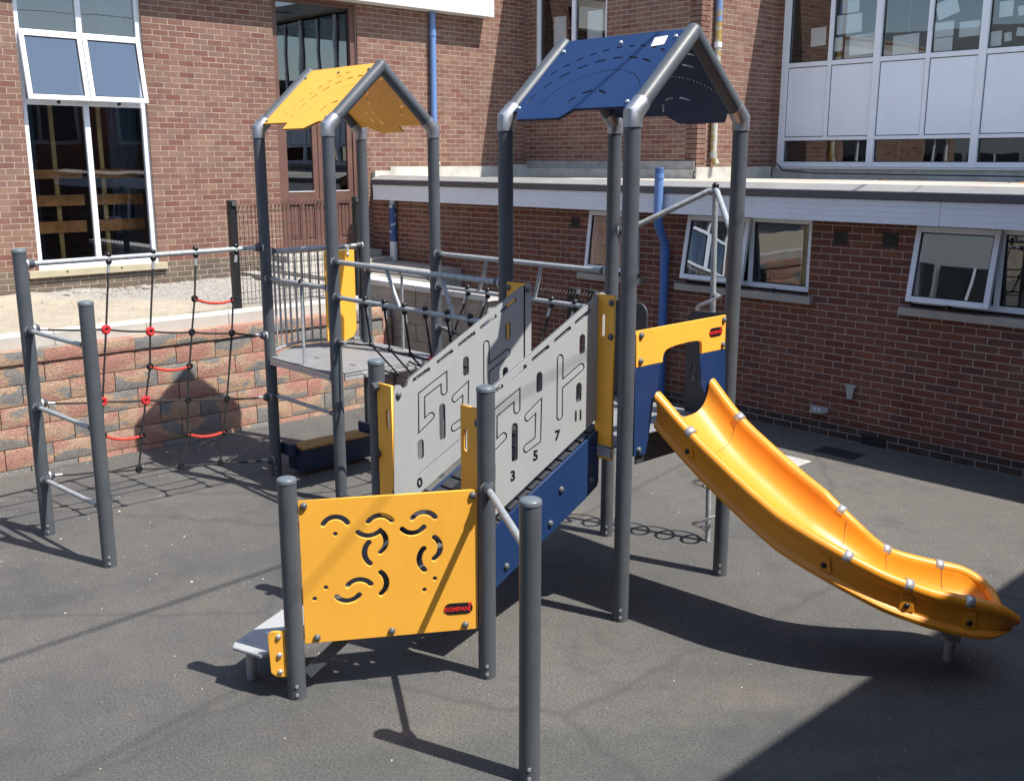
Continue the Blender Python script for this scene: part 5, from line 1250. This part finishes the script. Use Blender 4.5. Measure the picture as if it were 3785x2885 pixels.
for i in range(NS + 1):
    s_ = SEND * i / NS; p, th = path(s_); nn = V(-math.sin(th), math.cos(th), 0); z = smoothtab(RIM, s_)
    e = max(0, (s_ - 1.82) / (SEND - 1.82)); hs = 1 - .62 * e ** 2.4; ws = 1 - .22 * e ** 4
    st_ = max(0, 1 - s_ / .22); hb = 1 - .22 * st_ ** 2          # shallower lip at the entrance
    floor = z - .195; ring = []
    fl_ = 1 + .09 * max(0, 1 - s_ / .28) ** 1.5
    for c_, h_ in full:
        if h_ < -.15 and abs(c_) > .26: c_ = c_ * (1 - .16 * e ** 2)
        c_ = c_ * fl_
        hh = (h_ + .195) * (hs if h_ > -.195 else 1) + .02 * e ** 2 + (.028 * e ** 2 if h_ < -.205 else 0)
        ring.append(p + nn * (c_ * ws) + V(0, 0, floor + hh + .05 * e ** 2 * 0))
    rings.append(ring)
sl = MB(); sl.loft(rings, caps=True)
slide = sl.build('slide', 'slide', pf, smooth=True, label='orange-yellow moulded plastic slide curving to the side')
def rim_at(s_, c_, h_):
    p, th = path(s_); nn = V(-math.sin(th), math.cos(th), 0); z = smoothtab(RIM, s_)
    e = max(0, (s_ - 1.82) / (SEND - 1.82)); hs = 1 - .62 * e ** 2.4; ws = 1 - .22 * e ** 4
    return p + nn * (c_ * ws) + ZH * (z - .195 + (h_ + .195) * (hs if h_ > -.195 else 1) + .02 * e ** 2)
lip = [rim_at(1.80 + (SEND - 1.80) * i / 10, .262, -.022) for i in range(11)]
pe, the = path(SEND); te = V(math.cos(the), math.sin(the), 0); ne = V(-math.sin(the), math.cos(the), 0)
zr, zf = lip[-1].z, rim_at(SEND, 0, -.205).z
for k in range(1, 12):
    a = math.pi * k / 12; lip.append(pe + te * (.022 * math.sin(a)) + ne * (.204 * math.cos(a)) + ZH * (zf + (zr - zf) * abs(math.cos(a)) ** 1.5))
lip += [rim_at(SEND - (SEND - 1.80) * i / 10, -.262, -.022) for i in range(11)]
MB().tube(lip, .0345, 14).build('slide_lip', 'slide', slide, smooth=True)
def rim_strap(s_, side, name='rim_clip'):
    p, th = path(s_); nn = V(-math.sin(th), math.cos(th), 0) * side; z = smoothtab(RIM, s_); z2 = smoothtab(RIM, s_ + .03); t = (V(math.cos(th), math.sin(th), 0) + ZH * (z2 - z) / .03).normalized()
    c = p + nn * .2645 + ZH * (z - .020); up = t.cross(nn) * side; up = up if up.z > 0 else -up
    g = MB(); A = []
    for k in range(11):
        a = math.pi * (1.12 - 1.24 * k / 10); A.append(c + nn * (-.0365 * math.cos(a)) + up * .0365 * math.sin(a))
    r0 = [q - t * .024 for q in A]; r1 = [q + t * .024 for q in A]
    n = len(A); g.add(r0 + r1, [(j, j + 1, n + j + 1, n + j) for j in range(n - 1)])
    o = g.build(name, 'strap', slide, smooth=True, fix=False); md = o.modifiers.new('thickness', 'SOLIDIFY'); md.thickness = .004; md.offset = 0
for s_, sfar, snear in ((.24, .24, .24), (1.12, 1.05, 1.21), (1.46, 1.46, 1.46), (1.80, 1.79, 1.79)):
    rim_strap(sfar, 1); rim_strap(snear, -1)
    for side in (1, -1):
        p, th = path(s_); nn = V(-math.sin(th), math.cos(th), 0) * side; z = smoothtab(RIM, s_)
        bolt(p + nn * .279 + ZH * (z - .135), nn, slide, 'badge', .018)
        g = MB(); tt = V(math.cos(th), math.sin(th), 0); g.prism([(-.045, -.175), (.045, -.175), (.03, -.075), (-.03, -.075)], p + nn * .276 + ZH * z, tt, ZH, nn, 0, .008).build('joint_flange', 'slide', slide, bevel=.004)
    # moulded seam between the sections, following the inside of the chute
    p, th = path(s_); nn = V(-math.sin(th), math.cos(th), 0); z = smoothtab(RIM, s_)
    seam = [p + nn * (c_ * sd) * .994 + ZH * (z + h_ + .0008) for sd, lst in ((-1, halfp[8::-1]), (1, halfp[1:9])) for c_, h_ in lst]
    MB().tube(seam, .0022, 5).build('seam', 'yellow_edge', slide, smooth=True)
ft = V(1.707, 1.014, 0)
MB().cyl(ft, ft + ZH * .30, .030, n=18).build('slide_foot', 'galv', slide, smooth=True)
MB().cyl(ft + ZH * .13, ft + ZH * .145, .055, n=18).build('foot_collar', 'galv', slide, smooth=True)
th = R(42); tt = V(math.cos(th), math.sin(th), 0); nn = V(-math.sin(th), math.cos(th), 0)
MB().prism([(-.20, .30), (.06, .30), (.05, .14), (-.02, .14)], ft - nn * .02, tt, ZH, -nn, 0, .006).build('foot_gusset', 'galv', slide)
